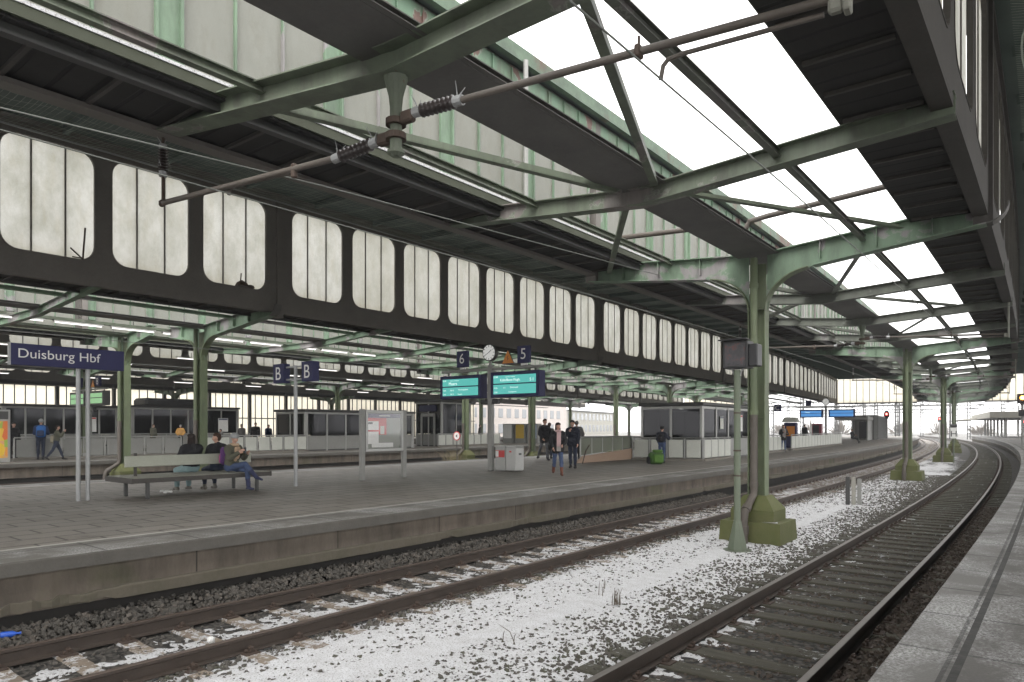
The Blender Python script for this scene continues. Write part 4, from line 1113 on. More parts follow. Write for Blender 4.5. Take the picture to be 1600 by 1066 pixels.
t = thing('vending_machine', -40.2, 56.5, PZ, 'yellow vending machine in a row on the second platform right of the lift', 'vending machine', 'vending machines on the second platform')
part('body', 'frame_grey', t, lambda q: q.bbox((0, 0, .95), (1.2, .75, 1.9), .03)); part('front_panel', 'yellow', t, lambda q: q.bbox((0, -.39, 1.15), (.95, .04, 1.35), .01))
for dx, lb, m_ in ((1.45, 'pale blue vending machine right of the yellow one on the second platform', 'lcd_blue'), (-1.45, 'white patterned vending machine left of the bright yellow one on the second platform', 'white')):
    c = copy_tree(t); c.location = W(-40.2 + dx, 56.5, PZ); c['label'] = lb
    ch = [o for o in c.children if o.name.startswith('front_panel')][0]; ch.data = ch.data.copy(); ch.data.materials[0] = M['white'] if m_ == 'white' else simple('pale_blue_panel', (.35, .42, .6), (.3, .38, .55), 2, .5)

# ------------------------------------------------------------------ beside the tracks
t = thing('monitor_post', -5.12, 13.75, -.2, 'black boxed mirror monitor on a slim pale green post in the snow', 'monitor post')
part('post', 'sage', t, lambda q: q.tube([(0, 0, .35), (0, 0, 3.62)], .066, 12), True); part('base', 'sage', t, lambda q: (q.lathe([(.28, 0), (.28, .04)], 12), q.lathe([(.20, .04), (.17, .2), (.075, .62)], 8)))
for z in (1.5, 2.0, 2.75): part('band', 'rust', t, lambda q: q.tube([(0, 0, z), (0, 0, z + .03)], .073, 12))
bx = part('monitor', 'black', t, lambda q: (q.bbox((.0, .05, 3.92), (.50, .36, .54), .015), q.box((0, -.19, 4.205), (.56, .24, .02))))
def mirror_mat():
    t = NT('scratched_mirror_screen'); v = t.coord()
    c = t.ramp(t.noise(v, 6, 5, .7), [(.35, (.02, .018, .02)), (.52, (.06, .055, .065)), (.60, (.16, .04, .03)), (.70, (.05, .05, .06)), (.76, (.4, .4, .42))])
    return t.pbr(t.mix(.45, c, (.01, .01, .01)), .35, 0)
M['mirror'] = mirror_mat()
part('screen', 'mirror', bx, lambda q: q.box((0, -.133, 3.92), (.40, .012, .44))); part('side_box', 'black', t, lambda q: q.bbox((.33, .08, 3.9), (.18, .3, .44), .02))
for x in (-.12, .12): part('strut', 'galv', t, lambda q: q.tube([(x * .4, 0, 3.5), (x, 0, 3.66)], .015, 6))
q = MB()
t = thing('cable_marker', -5.1, 24.1, -.2, 'three short grey marker posts standing together in the snow between the tracks', 'marker posts')
for x, m_, h_ in ((-.13, 'grey_dark', .92), (.02, 'canopy', .90), (.17, 'frame_grey', .86)): part('post', m_, t, lambda q: q.bbox((x, x * .6, h_ / 2), (.115, .09, h_), .01))
t = thing('halt_sign', -4.55, 57.7, -.2, 'small black H on a white halt board between the far columns', 'halt sign')
part('post', 'sage', t, lambda q: q.tube([(0, 0, 0), (0, 0, 1.9)], .04, 8)); b = part('board', 'white', t, lambda q: q.box((0, -.05, 2.1), (.4, .03, .75))); txt(b, 'H', (0, -.068, 2.05), h=.4, face='q', mat='black'); part('lamp', 'grey_dark', t, lambda q: q.bbox((0, 0, 2.6), (.4, .25, .22), .05))
def signal(p, s, z, lab, lamp, hgt, w=.5, h=1.1, z0=-.2):
    t = thing('track_signal', p, s, z0, lab, 'signal')
    part('mast', 'frame_grey', t, lambda q: q.bbox((0, .15, (z - z0) / 2), (.16, .16, z - z0), .02)); part('head', 'black', t, lambda q: q.bbox((0, 0, z - z0), (w, .2, h), .03))
    part('lamp', lamp, t, lambda q: q.lathe([(.14, 0), (.12, .05), (.0, .07)], 12, (0, -.10, z - z0 + .1), Matrix.Rotation(PI / 2, 4, 'X')))
    if lamp == 'red_lamp': part('backboard', 'red', t, lambda q: q.bbox((0, .06, z - z0), (w + .25, .06, h * .6), .03))
    return t
signal(-4.6, 168, 4.0, 'distant red signal between the far columns in the mist', 'red_lamp', 4)
signal(-13.2, 112, 4.1, 'red signal above the dark shelter at the platform end', 'red_lamp', 4)
signal(4.2, 150, 3.9, 'left of two red signals under the pale concrete canopy', 'red_lamp', 4)
signal(6.6, 148, 3.2, 'right and lower of two red signals under the pale concrete canopy', 'red_lamp', 3)
t = signal(-.62, 60, 4.25, 'black signal box with a glowing amber lamp at the right edge', 'amber_lamp', 5, .62, .75)
part('lamp', 'white_lamp', t, lambda q: q.lathe([(.06, 0), (.0, .04)], 10, (-.2, -.10, 4.1), Matrix.Rotation(PI / 2, 4, 'X'))); part('dark_box', 'black', t, lambda q: q.bbox((.05, 0, 3.5), (.55, .3, .45), .03))
t = thing('round_sign', -29.6, 33.2, -.2, 'small round white and red sign on a stick by the column foot', 'round sign')
part('stick', 'grey_dark', t, lambda q: q.tube([(0, 0, 0), (0, 0, 1.8)], .025, 6)); part('disc', 'red', t, lambda q: q.lathe([(.29, 0), (.29, .02)], 20, (0, 0, 1.95), Matrix.Rotation(PI / 2, 4, 'X'))); part('disc_face', 'white', t, lambda q: q.lathe([(.23, 0), (.23, .01)], 20, (0, -.022, 1.95), Matrix.Rotation(PI / 2, 4, 'X'))); part('disc_mark', 'black', t, lambda q: q.prism([(-.08, 1.95), (.06, 2.05), (.06, 1.85)], -.04, -.034))
# weeds
def weed(p, s, z, lab, n, h, sp, mat='weed', curl=.3, seed=1):
    r_ = random.Random(seed); q = MB()
    for i in range(n):
        a = r_.uniform(0, 2 * PI); L = h * r_.uniform(.5, 1.1); l_ = r_.uniform(.05, curl)
        x, y = r_.uniform(-sp, sp), r_.uniform(-sp, sp)
        q.tube([(x, y, -.03), (x + math.cos(a) * l_ * L * .4, y + math.sin(a) * l_ * L * .4, L * .55), (x + math.cos(a) * l_ * L * 1.3, y + math.sin(a) * l_ * L * 1.3, L)], [.006, .005, .002], 4)
    o = q.build('dry_weed', M[mat]); o.location = W(p, s, z); return tag(o, lab, 'weed', 'dry weeds among the ballast')
M['weed'] = simple('dry_brown_stems', (.10, .075, .045), (.06, .045, .03), 8, .9)
M['straw'] = simple('pale_dry_grass', (.28, .24, .14), (.2, .17, .1), 8, .9)
weed(-4.83, 8.35, -.12, 'tuft of dark dry stems sticking out of the snow near the front', 12, .19, .05, seed=2)
weed(-4.95, 6.1, -.12, 'single thin bent twig in the snow in the foreground', 3, .20, .10, curl=.9, seed=5)
weed(-5.4, 8.9, -.12, 'few thin stems beside the smooth snow band', 4, .16, .25, curl=.4, seed=8)
weed(-30.4, 33.9, -.1, 'bush of pale dry grass at the foot of the column behind the mast', 130, 1.0, .55, 'straw', .9, 3)
weed(-22.3, 17.5, -.1, 'pale dry grass along the far platform edge below the notice board', 40, .75, .7, 'straw', .6, 4)
weed(-25.0, 35.0, -.1, 'greenish dry grass round the mossy base behind the recycling bins', 60, .7, .7, 'straw', .8, 6)
# small litter on the ballast
def bottle(p, s, z, rz, mat, lab, L=.22, r=.033, cap=None):
    t = thing('plastic_bottle', p, s, z, lab, 'bottle', None, rz)
    q = MB(); q.tube([(0, 0, 0), (.01, 0, 0), (L * .65, 0, 0), (L * .85, 0, 0), (L, 0, 0)], [r * .8, r, r, r * .4, r * .35], 12); q.build('body', M[mat], t, True)
    MB().tube([(L, 0, 0), (L + .02, 0, 0)], r * .42, 10).build('cap', M[cap or mat], t); return t
M['blue_plastic'] = simple('blue_plastic', (.02, .10, .50), (.02, .08, .42), 4, .3, fine=False)
M['gold'] = simple('tan_label_plastic', (.45, .30, .14), (.4, .26, .12), 4, .4, fine=False)
bottle(-9.22, 2.48, -.02, 1.2, 'blue_plastic', 'crushed blue plastic bottle on the ballast at the left edge', .17, .035)
bottle(-1.12, 4.10, -.13, .5, 'gold', 'small tan bottle with a blue cap between rail and near platform', .13, .024, 'blue_plastic')
bottle(-8.2, 22.6, -.13, .2, 'blue_plastic', 'blue plastic wrapper lying beside the far rail', .34, .05)
q = MB(); q.lathe([(.0, -.035), (.03, -.028), (.042, 0), (.03, .028), (0, .035)], 10); o = q.build('paper_cup', M['white'], None, True); o.location = W(-7.6, 4.05, -.13); o.rotation_euler = (1.2, .3, 0); tag(o, 'crushed white paper cup between the rails in the foreground', 'litter')

# ------------------------------------------------------------------ overhead line
def cat_set(s, lab, first=True):
    t = thing('wire_support', -5.25, s, 0, lab, 'overhead support', 'overhead line supports')
    part('drop_post', 'green_dirty', t, lambda q: q.lathe([(.13, 5.80), (.12, 5.74), (.075, 5.58), (.062, 5.46), (.062, 5.03), (.088, 5.03), (.088, 5.0), (.04, 4.97)], 12))
    q0 = MB(); q0.tube([(0, 0, 5.28), (0, 0, 5.34)], .105, 12); q0.tube([(0, 0, 5.14), (0, 0, 5.2)], .105, 12); q0.bbox((.16, 0, 5.33), (.16, .09, .12), .02); q0.bbox((-.16, 0, 5.18), (.16, .09, .12), .02); q0.build('clamp', M['rust'], t)
    def insul(x0, z0, x1, z1, nm='insulator'):
        a, b_ = Vector((x0, 0, z0)), Vector((x1, 0, z1)); pts = []; rs = []
        for i in range(33): pts.append(a.lerp(b_, .14 + .72 * i / 32)); rs.append((.028, .044, .068, .044)[i % 4])
        o = MB().tube(pts, rs, 12).build(nm, M['porcelain'], t, True)
        [MB().tube([a.lerp(b_, k0), a.lerp(b_, k1)], .05, 10).build('end_cap', M['galv'], o) for k0, k1 in ((0, .16), (.84, 1))]
        for k, sgn in ((.1, -1), (.9, 1)):
            c = a.lerp(b_, k); q = MB()
            for dy in (-.05, .05): q.tube([c, c + Vector((.015 * sgn, dy * .6, .08)), c + Vector((.035 * sgn, dy * 1.5, .15))], [.008, .006, .003], 5)
            q.build('arcing_horn', M['galv'], o)
    insul(.24, 5.35, .84, 5.32); insul(-.24, 5.18, -.90, 5.14)
    part('steady_tube', 'pipe_brown', t, lambda q: q.tube([(.80, 0, 5.32), (4.0, 0, 5.17)], .033, 10), True)
    part('steady_tube', 'pipe_brown', t, lambda q: q.tube([(-.86, 0, 5.145), (-4.22, 0, 5.27)], .035, 10), True)
    part('registration_arm', 'pipe_brown', t, lambda q: q.tube([(3.95, .02, 5.09), (2.95, .03, 5.13), (2.83, .03, 5.12), (2.79, .03, 5.08), (2.77, .03, 4.98)], .019, 8), True)
    part('registration_arm', 'pipe_brown', t, lambda q: q.tube([(-1.55, .02, 5.14), (-2.72, .05, 5.22), (-2.82, .05, 5.20), (-2.84, .05, 5.13)], .02, 8), True)
    part('joint', 'rust', t, lambda q: q.bbox((-1.55, 0, 5.15), (.06, .06, .16), .01)); part('joint', 'rust', t, lambda q: (q.bbox((2.6, 0, 5.235), (.05, .09, .10), .01), q.tube([(2.6, 0, 5.2), (2.6, 0, 5.36)], .012, 5)))
    part('wall_bracket', 'wood_grey', t, lambda q: (q.bbox((4.10, 0, 5.6), (.05, .11, 1.1), .01), q.bbox((4.03, 0, 5.13), (.10, .08, .13), .02)))
    part('hanger_rod', 'rust', t, lambda q: (q.tube([(-4.22, 0, 6.15), (-4.22, 0, 5.25)], .02, 8), q.bbox((-4.24, 0, 5.27), (.09, .07, .09), .02)))
    insul(-4.22, 6.05, -4.221, 5.62)
    if s < 6: t.rotation_euler.z += .08
    return t
lbs = ['nearest overhead line support hanging from the big cross beam with two ribbed insulators', 'overhead line support hanging just beyond the nearest T column', 'third overhead line support far down the slot', 'fourth and farthest overhead line support in the slot']
for i, s in enumerate((4.72, 26.4, 48.4, 70.4)): cat_set(s, lbs[i])
def wire(pts, r, lab, name='contact_wire', mat='wire'):
    q = MB(); q.tube([W(*p) for p in pts], r, 6); return tag(q.build(name, M[mat]), lab, 'overhead wire', 'overhead wires')
wire([(-2.48, s, 4.98) for s in range(-16, 200, 6)], .0085, 'dark contact wire crossing the open sky above the near track')
wire([(-8.05, s, 5.14) for s in range(-16, 200, 6)], .008, 'pale contact wire above the second track in front of the windows')
wire([(-7.8, -3, 4.98), (-7.78, 2.1, 5.25), (-7.77, 5.7, 5.49), (-7.6, 15.3, 5.92)], .008, 'pale slanting wire rising to the arm of the nearest T column')
wire([(-24.2, s, 5.1) for s in range(-6, 124, 8)], .009, 'contact wire over the track behind the bench platform')
wire([(-32.3, s, 5.1) for s in range(-6, 124, 8)], .009, 'contact wire over the track before the second platform')
q = MB(); q.arc([(-20.62, 9.80), (-20.58, 9.80), (-20.58, 9.84), (-20.62, 9.84)], -10, S1, 4); tag(q.build('cable_conduit', M['galv']), 'thin pale conduit along the tops of the rounded windows', 'conduit')
# drain pipes crossing the slot to the gutter
def pipe(pts, r, lab, mat='brown_steel'):
    q = MB(); q.tube([W(*p) for p in pts], r, 10); a, b_ = W(*pts[-2]), W(*pts[-1])
    q.tube([a.lerp(b_, -.02), a.lerp(b_, .03)], r * 1.35, 10)
    return tag(q.build('roof_pipe', M[mat], None, True), lab, 'pipe', 'roof drain pipes')
pipe([(-2.2, 14.0, 6.62), (-4.6, 14.0, 6.46), (-4.95, 14.0, 6.42), (-5.1, 14.0, 6.2)], .055, 'rusty round pipe crossing the sky slot to the gutter by the nearest T column', 'pipe_brown')
pipe([(-8.3, 14.0, 6.60), (-5.9, 14.0, 6.46), (-5.5, 14.0, 6.4), (-5.35, 14.0, 6.2)], .055, 'rusty round pipe from the left eave to the gutter by the nearest T column', 'pipe_brown')
pipe([(-9.02, 11.9, 10.1), (-9.02, 11.9, 9.5), (-9.02, 11.9, 8.4), (-9.02, 11.9, 6.5)], .055, 'pale grey downpipe on the green glazed hall wall', 'frame_grey')
pipe([(-9.02, 33.9, 10.1), (-9.02, 33.9, 9.5), (-9.02, 33.9, 8.4), (-9.02, 33.9, 6.5)], .055, 'farther pale downpipe on the green glazed hall wall beyond the T column', 'frame_grey')

# fluorescent strip lights
lp = []
src = None
def strip(p, s, z, lab, grp):
    global src
    if src is None:
        t = thing('strip_light', p, s, z, lab, 'strip light', grp)
        part('housing', 'white', t, lambda q: q.bbox((0, 0, .05), (.16, 1.62, .06), .01)); part('tube', 'lamp', t, lambda q: q.tube([(0, -.76, 0), (0, .76, 0)], .02, 8)); part('hanger', 'grey_dark', t, lambda q: q.box((0, 0, .2), (.02, .02, .26)))
        src = t
    else:
        t = copy_tree(src); t.location = W(p, s, z); t.rotation_euler = (0, 0, s / R); t['label'] = lab; t['group'] = grp
rows = [(-27.8, 5.98, 'white strip light in the row between the two green column rows', 'strip lights between the column rows', 6.2, 11, 1.95),
        (-37.2, 6.0, 'white strip light in the row over the front of the second platform', 'strip lights over the second platform front', 10, 5, 9.5),
        (-43.2, 6.0, 'white strip light in the row over the rear of the second platform', 'strip lights over the second platform rear', 12, 7, 6.2),
        (-57.0, 6.0, 'white strip light in the row over the third platform', 'strip lights over the third platform', 16, 6, 7.0)]
for p, z, lb, g_, s, n, st_ in rows:
    for i in range(n): strip(p, s + st_ * i, z, lb, g_)

# bird netting under the roofs
def net(p0, p1, s0, s1, z0, z1, sag, lab, step=.12, r=.0035):
    q = MB(); ns = int((s1 - s0) / step)
    for i in range(ns):
        s = s0 + step * i; pts = []
        for k in range(7):
            f = k / 6; pts.append(W(p0 + (p1 - p0) * f, s, z0 + (z1 - z0) * f - sag * math.sin(PI * f) * (.75 + .25 * math.sin(i * .7))))
        q.tube(pts, r, 3, cap=False)
    for k in range(1, 12):
        f = k / 12; pts = [W(p0 + (p1 - p0) * f, s0 + (s1 - s0) * i / 40, z0 + (z1 - z0) * f - sag * math.sin(PI * f) * (.75 + .25 * math.sin(i * 2.1))) for i in range(41)]
        q.tube(pts, r, 3, cap=False)
    return tag(kind(q.build('bird_net', M['net']), 'stuff'), lab, 'netting')
net(-20.6, -16.0, 2, 34, 9.8, 9.75, .25, 'sagging bird netting under the dark roof above the rounded windows')
net(-.7, 2.2, 4, 26, 9.3, 9.2, .35, 'sagging bird netting under the dark roof at the top right corner', .10, .004)
def hoop(p, s, z, r, lab):
    q = MB(); q.tube([W(p + r * math.cos(a) * .4, s + r * math.cos(a), z + r * math.sin(a)) for a in [2 * PI * i / 20 for i in range(18)]], .014, 5, cap=False)
    return tag(q.build('loose_cord', M['net']), lab, 'cord')
hoop(-.35, 11.0, 8.6, .55, 'loose looping cord hanging in the netting at the upper right')
hoop(-.3, 14.5, 8.4, .6, 'lower loose looping cord in the netting at the right edge')

# ------------------------------------------------------------------ beyond the hall
t = thing('platform_canopy', 4.5, 128, PZ, 'pale flat concrete canopy on slim posts beyond the hall at the right', 'canopy')
part('roof', 'canopy', t, lambda q: q.bbox((0, 18, 3.45), (9.5, 40, .95), .05)); part('soffit', 'grey_dark', t, lambda q: q.box((0, 18, 2.95), (9.2, 39.6, .05)))
part('wing', 'canopy', t, lambda q: q.prism([(-7.5, 3.0), (-4.75, 3.3), (-4.75, 2.9), (-7.5, 2.85)], 22, 60))
for i in range(7):
    for x in (-2.6, 2.6): part('post', 'frame_grey', t, lambda q: q.bbox((x, i * 6, 1.48), (.3, .3, 2.96), .03))
t = thing('platform_cabin', 6.5, 118, PZ, 'tan boxed cabin under the distant pale canopy at the right', 'cabin')
part('body', 'tan', t, lambda q: q.bbox((0, 0, .7), (3.2, 2.2, 1.4), .03)); part('lid', 'grey_dark', t, lambda q: q.bbox((0, 0, 1.44), (3.3, 2.3, .08), .02))
t = thing('platform_cabin', 9.9, 117, PZ, 'grey slatted cabin right of the tan one under the distant canopy', 'cabin')
part('body', 'frame_grey', t, lambda q: q.bbox((0, 0, .6), (2.6, 2.2, 1.2), .03)); part('lid', 'grey_dark', t, lambda q: q.bbox((0, 0, 1.24), (2.7, 2.3, .08), .02))
def mast(p, s, h, lab, arm=1):
    t = thing('catenary_mast', p, s, -.4, lab, 'catenary mast', 'catenary masts in the mist')
    part('mast', 'grey_dark', t, lambda q: [q.box((dx, 0, h / 2), (.17, .28, h)) for dx in (-.26, .26)] + [q.box((0, 0, .6 + i * .8), (.5, .1, .13)) for i in range(int(h / .8))] and None)
    part('arm', 'grey_dark', t, lambda q: (q.tube([(0, 0, h - 1.2), (arm * 3.0, 0, h - 1.6)], .09, 6), q.tube([(0, 0, h - 2.6), (arm * 3.0, 0, h - 1.6)], .08, 6), q.tube([(arm * .3, 0, h - 2.4), (arm * 2.6, 0, h - 2.6)], .08, 6)))
    return t
mk = [(-12.5, 140), (-18, 200), (-9, 225), (-22, 140), (-4.9, 205), (-33, 225), (8, 240), (-16, 150), (-24, 172), (-11, 190), (-30, 160), (-20, 215), (-6, 230), (-36, 200), (-14, 260), (3, 190), (10, 175), (14, 215), (-27, 250), (-42, 240)]
mr = {q_: r_i for r_i, q_ in enumerate(sorted(mk, key=lambda c_: (W(*c_) @ Vector((math.cos(TH), math.sin(TH), 0))) / (W(*c_) @ Vector((-math.sin(TH), math.cos(TH), 0)))))}
for i, (p, s) in enumerate(mk): mast(p, s, 9.5 + (i % 3), 'catenary mast in the mist beyond the hall, %s from the left of them' % (ordn + ['sixteenth', 'seventeenth', 'eighteenth', 'nineteenth', 'twentieth'])[mr[(p, s)]], 1 if i % 2 else -1)
for i, (p0, p1, s) in enumerate(((-45, -3, 165), (-40, 16, 205), (-48, 8, 245))):
    t = thing('wire_gantry', (p0 + p1) / 2, s, -.4, 'thin steel gantry spanning the misty tracks, %s beyond the hall' % ordn[i], 'gantry')
    L = p1 - p0
    part('beam', 'grey_dark', t, lambda q: (q.box((0, 0, 8.2), (L, .2, .2)), q.box((0, 0, 7.3), (L, .2, .2)), [q.box((-L / 2 + 1.2 * j, 0, 7.75), (.12, .12, .9), ry=.5 * (-1) ** j) for j in range(int(L / 1.2))]) and None)
    for x in (-L / 2, L / 2): part('leg', 'grey_dark', t, lambda q: q.box((x, 0, 4.1), (.35, .35, 8.2)))
for i, (pa, pb, s_) in enumerate(((-26, -1, 150), (-30, 4, 178), (-34, 8, 208), (-28, 12, 238))):
    for z_ in (5.6, 7.2):
        wire([(pa + (pb - pa) * k / 8, s_, z_ - .5 * math.sin(PI * k / 8)) for k in range(9)], .035, 'sagging cross wire over the misty tracks, %s row at %s height' % (ordn[i], 'lower' if z_ < 6 else 'upper'), mat='grey_dark')
r_ = random.Random(12)
for i in range(9):
    p, s = -60 + i * 11 + r_.uniform(-3, 3), 300 + r_.uniform(-15, 25)
    q = MB(); h = r_.uniform(5, 8)
    for j in range(170):
        a = r_.uniform(0, 2 * PI); rr = r_.uniform(0, 5.5); z = r_.uniform(.5, h) * (1 - (rr / 6.5) ** 2 * .6)
        q.tube([(rr * math.cos(a) * .5, rr * math.sin(a) * .5, z * .3), (rr * math.cos(a) * .85, rr * math.sin(a) * .85, z * .75), (rr * math.cos(a) * 1.1, rr * math.sin(a) * 1.1, z)], [.10, .08, .04], 4)
    t = thing('bare_bush', p, s, -.5, 'bare grey bush on the misty skyline beyond the tracks, %s from the left' % ordn[i], 'bush', 'bare bushes in the mist')
    q.build('branches', M['weed'], t); MB().tube([(0, 0, -.2), (0, 0, 1.2)], .15, 6).build('trunk', M['weed'], t)

# broken bars lying on the window ledge, silhouetted against the panes
t = thing('broken_bar', -20.70, 7.55, 6.80, 'broken dark bars leaning at the bottom of the leftmost rounded window', 'broken bar')
part('bar', 'rust', t, lambda q: (q.tube([(0, 0, 0), (0, .06, .85)], .025, 5), q.tube([(0, 0, 0), (0, -.3, .25)], .022, 5), q.tube([(0, -.02, .02), (0, -.25, .02)], .02, 5)))
t = thing('broken_bar', -20.70, 12.3, 6.80, 'small heap of debris at the bottom of the third rounded window', 'debris')
part('heap', 'rust', t, lambda q: (q.lathe([(.22, 0), (.16, .12), (.03, .2)], 7, (0, 0, 0)), q.lathe([(.14, 0), (.1, .08), (.03, .1)], 6, (0, .3, 0)), q.tube([(0, -.05, .1), (0, -.02, .42)], .02, 5)))
# pale buildings outside, seen between the columns
def facade(p, s0, s1, h, lab, mat):
    t = thing('station_building', p, (s0 + s1) / 2, -.5, lab, 'building'); L = s1 - s0; n = int(L / 3.2)
    part('wall', mat, t, lambda q: q.box((-4, 0, h / 2), (8, L, h))); part('roof', 'grey_dark', t, lambda q: q.box((-4, 0, h + .15), (8.6, L + .6, .3)))
    for i in range(n):
        for z in (2.6, 5.8):
            if z + 1 < h: part('window', 'glass', t, lambda q: q.bbox((.02, -L / 2 + 3.2 * (i + .5), z), (.12, 1.7, 1.9), .02)).data.materials[0] = M['dusky_pane']
    return t
M['dusky_pane'] = simple('dusky_window_glass', (.27, .28, .29), (.22, .235, .25), 2, .15)
M['rose_wall'] = simple('pale_rose_render', (.50, .455, .425), (.44, .40, .375), .6, .85)
facade(-84, 66, 152, 8.6, 'pale rose building with window rows seen between the columns behind the bench platform', 'rose_wall')
facade(-88, 156, 215, 7.2, 'long pale grey building farther down between the distant columns', 'canopy')
# ------------------------------------------------------------------ loose ballast stones and the thin snow between them
def vnoise(p, s, scale, seed):
    r_ = np.random.default_rng(seed); N = 256; g_ = r_.random((N, N))
    x = np.asarray(p) * scale + 37.3; y = np.asarray(s) * scale + 11.7
    xi = np.floor(x).astype(int); yi = np.floor(y).astype(int); fx = x - xi; fy = y - yi
    fx = fx * fx * (3 - 2 * fx); fy = fy * fy * (3 - 2 * fy)
    a = g_[xi % N, yi % N]; b_ = g_[(xi + 1) % N, yi % N]; c = g_[xi % N, (yi + 1) % N]; d = g_[(xi + 1) % N, (yi + 1) % N]
    return (a * (1 - fx) + b_ * fx) * (1 - fy) + (c * (1 - fx) + d * fx) * fy
def fbm(p, s, scale, seed, o=3):
    t = 0; w = 0
    for k in range(o): t = t + vnoise(p, s, scale * 2 ** k, seed + k) * .5 ** k; w += .5 ** k
    return t / w
def stones(name, p0, p1, s0, s1, dens, rmin, rmax, mat, zb=-.20, dz=(-.012, .022), keep=None, seed=1):
    r_ = np.random.default_rng(seed); n = int((p1 - p0) * (s1 - s0) * dens)
    p = r_.uniform(p0, p1, n); s = r_.uniform(s0, s1, n)
    if keep is not None:
        k = keep(p, s, r_); p, s = p[k], s[k]; n = len(p)
    x, y = Wn(p, s); r0 = rmin + (rmax - rmin) * r_.random(n) ** 1.7
    base = np.array([[-1, -1, -1], [1, -1, -1], [1, 1, -1], [-1, 1, -1], [-1, -1, 1], [1, -1, 1], [1, 1, 1], [-1, 1, 1]], float) * .62
    v = base[None] + r_.uniform(-.30, .30, (n, 8, 3)); v *= (r0[:, None] * r_.uniform(.7, 1.35, (n, 3)))[:, None, :]
    q = r_.normal(size=(n, 4)); q /= np.linalg.norm(q, axis=1, keepdims=True); a, b_, c, d = q.T
    Rm = np.stack([1 - 2 * (c * c + d * d), 2 * (b_ * c - a * d), 2 * (b_ * d + a * c), 2 * (b_ * c + a * d), 1 - 2 * (b_ * b_ + d * d), 2 * (c * d - a * b_), 2 * (b_ * d - a * c), 2 * (c * d + a * b_), 1 - 2 * (b_ * b_ + c * c)], 1).reshape(n, 3, 3)
    v = np.einsum('nij,nkj->nki', Rm, v)
    z = (zb(p) if callable(zb) else zb) + r_.uniform(dz[0], dz[1], n)
    v += np.stack([x, y, z], 1)[:, None, :]
    f = np.array([[0, 3, 2, 1], [4, 5, 6, 7], [0, 1, 5, 4], [1, 2, 6, 5], [2, 3, 7, 6], [3, 0, 4, 7]])
    F = (np.arange(n)[:, None, None] * 8 + f[None]).reshape(-1, 4)
    return kind(np_mesh(name, v.reshape(-1, 3), F, M[mat]), 'stuff')
def lab(o, l): return tag(o, l, 'gravel')
lab(stones('ballast_stones', -9.55, -8.58, 1.2, 24, 620, .020, .042, 'stone_dark', zb=lambda p: np.interp(p, [-9.5, -9.25, -8.75, -8.55], [-.02, -.05, -.18, -.20]), seed=2, dz=(-.03, .03)), 'dark grey ballast along the foot of the bench platform wall')
lab(stones('ballast_stones', -8.47, -7.07, 1.2, 24, 420, .014, .032, 'stone_dark', zb=-.222, seed=3), 'grey ballast between the rails with concrete sleepers')
sk = lambda p, s, r_: np.abs(p + 5.30 + .03 * np.sin(s * .6) - np.interp(s, [3, 7, 12], [-.48, .0, .06])) > .17
lab(stones('ballast_stones', -6.95, -3.44, 1.6, 24, 640, .012, .031, 'stone', seed=4, keep=sk), 'grey brown ballast poking through the snow between the tracks')
lab(stones('ballast_stones', -6.95, -3.44, 24, 42, 260, .018, .040, 'stone', seed=14), 'farther ballast in the snow beyond the nearest column')
lab(stones('ballast_stones', -3.31, -1.93, 2.2, 24, 480, .018, .036, 'stone_rust', zb=-.228, seed=5), 'brown ballast between the old timber sleepers')
lab(stones('ballast_stones', -1.80, -.86, 3.0, 26, 640, .020, .042, 'stone_rust', zb=-.20, seed=6, dz=(-.03, .035)), 'dark brown ballast below the edge of the near platform')
def snow(p0, p1, s0, s1, step, hfun, label, seed):
    npn = int((p1 - p0) / step) + 1; nsn = int((s1 - s0) / step) + 1
    P, S_ = np.meshgrid(np.linspace(p0, p1, npn), np.linspace(s0, s1, nsn), indexing='ij')
    h = hfun(P, S_)
    x, y = Wn(P, S_); V = np.stack([x, y, h], -1).reshape(-1, 3)
    i, j = np.meshgrid(np.arange(npn - 1), np.arange(nsn - 1), indexing='ij'); a = i * nsn + j
    F = np.stack([a, a + nsn, a + nsn + 1, a + 1], -1).reshape(-1, 4)
    return tag(kind(np_mesh('thin_snow', V, F, M['snow'], smooth=True), 'stuff'), label, 'snow')
def h_mid(P, S_):
    c = np.clip((P + 7.0) / .5, 0, 1) * np.interp(P, [-5.4, -4.2, -3.5], [1, .62, .28])
    n1 = fbm(P, S_, 1.1, 50); n2 = fbm(P, S_, 9.0, 60, 2)
    h = -.20 + .042 * c - .008 + .016 * (n1 - .5) + .026 * (n2 - .5)
    q = np.abs(P + 5.30 + .03 * np.sin(S_ * .6) - np.interp(S_, [3, 7, 12], [-.48, .0, .06]))
    rb = np.clip(1 - (q / .20) ** 4, 0, 1) * np.clip((14 - S_) / 2, 0, 1)
    return h * (1 - rb) + rb * (-.162 + .012 * (n2 - .5))
snow(-6.98, -3.43, 1.4, 26, .045, h_mid, 'thin white snow lying between the two near tracks', 1)
def h_far(P, S_): return h_mid(P, S_) - .006
snow(-6.98, -3.43, 26, 44, .09, h_far, 'thin snow farther down between the tracks', 2)
def h_b(P, S_):
    n1 = fbm(P, S_, 1.4, 80); n2 = fbm(P, S_, 9.5, 90, 2)
    return -.205 + .014 * np.interp(P, [-8.45, -8.0, -7.4, -7.1], [-.6, .4, 1, .6]) + .012 * (n1 - .5) + .034 * (n2 - .5)
snow(-8.46, -7.08, 1.2, 30, .045, h_b, 'thin snow between the rails with concrete sleepers', 3)
def h_a(P, S_):
    n1 = fbm(P, S_, 1.7, 110); n2 = fbm(P, S_, 10.0, 120, 2)
    return -.221 + .020 * np.interp(P, [-3.3, -3.0, -2.4, -1.95], [1, .3, -.1, -.1]) + .030 * (n1 - .5) + .042 * (n2 - .5)
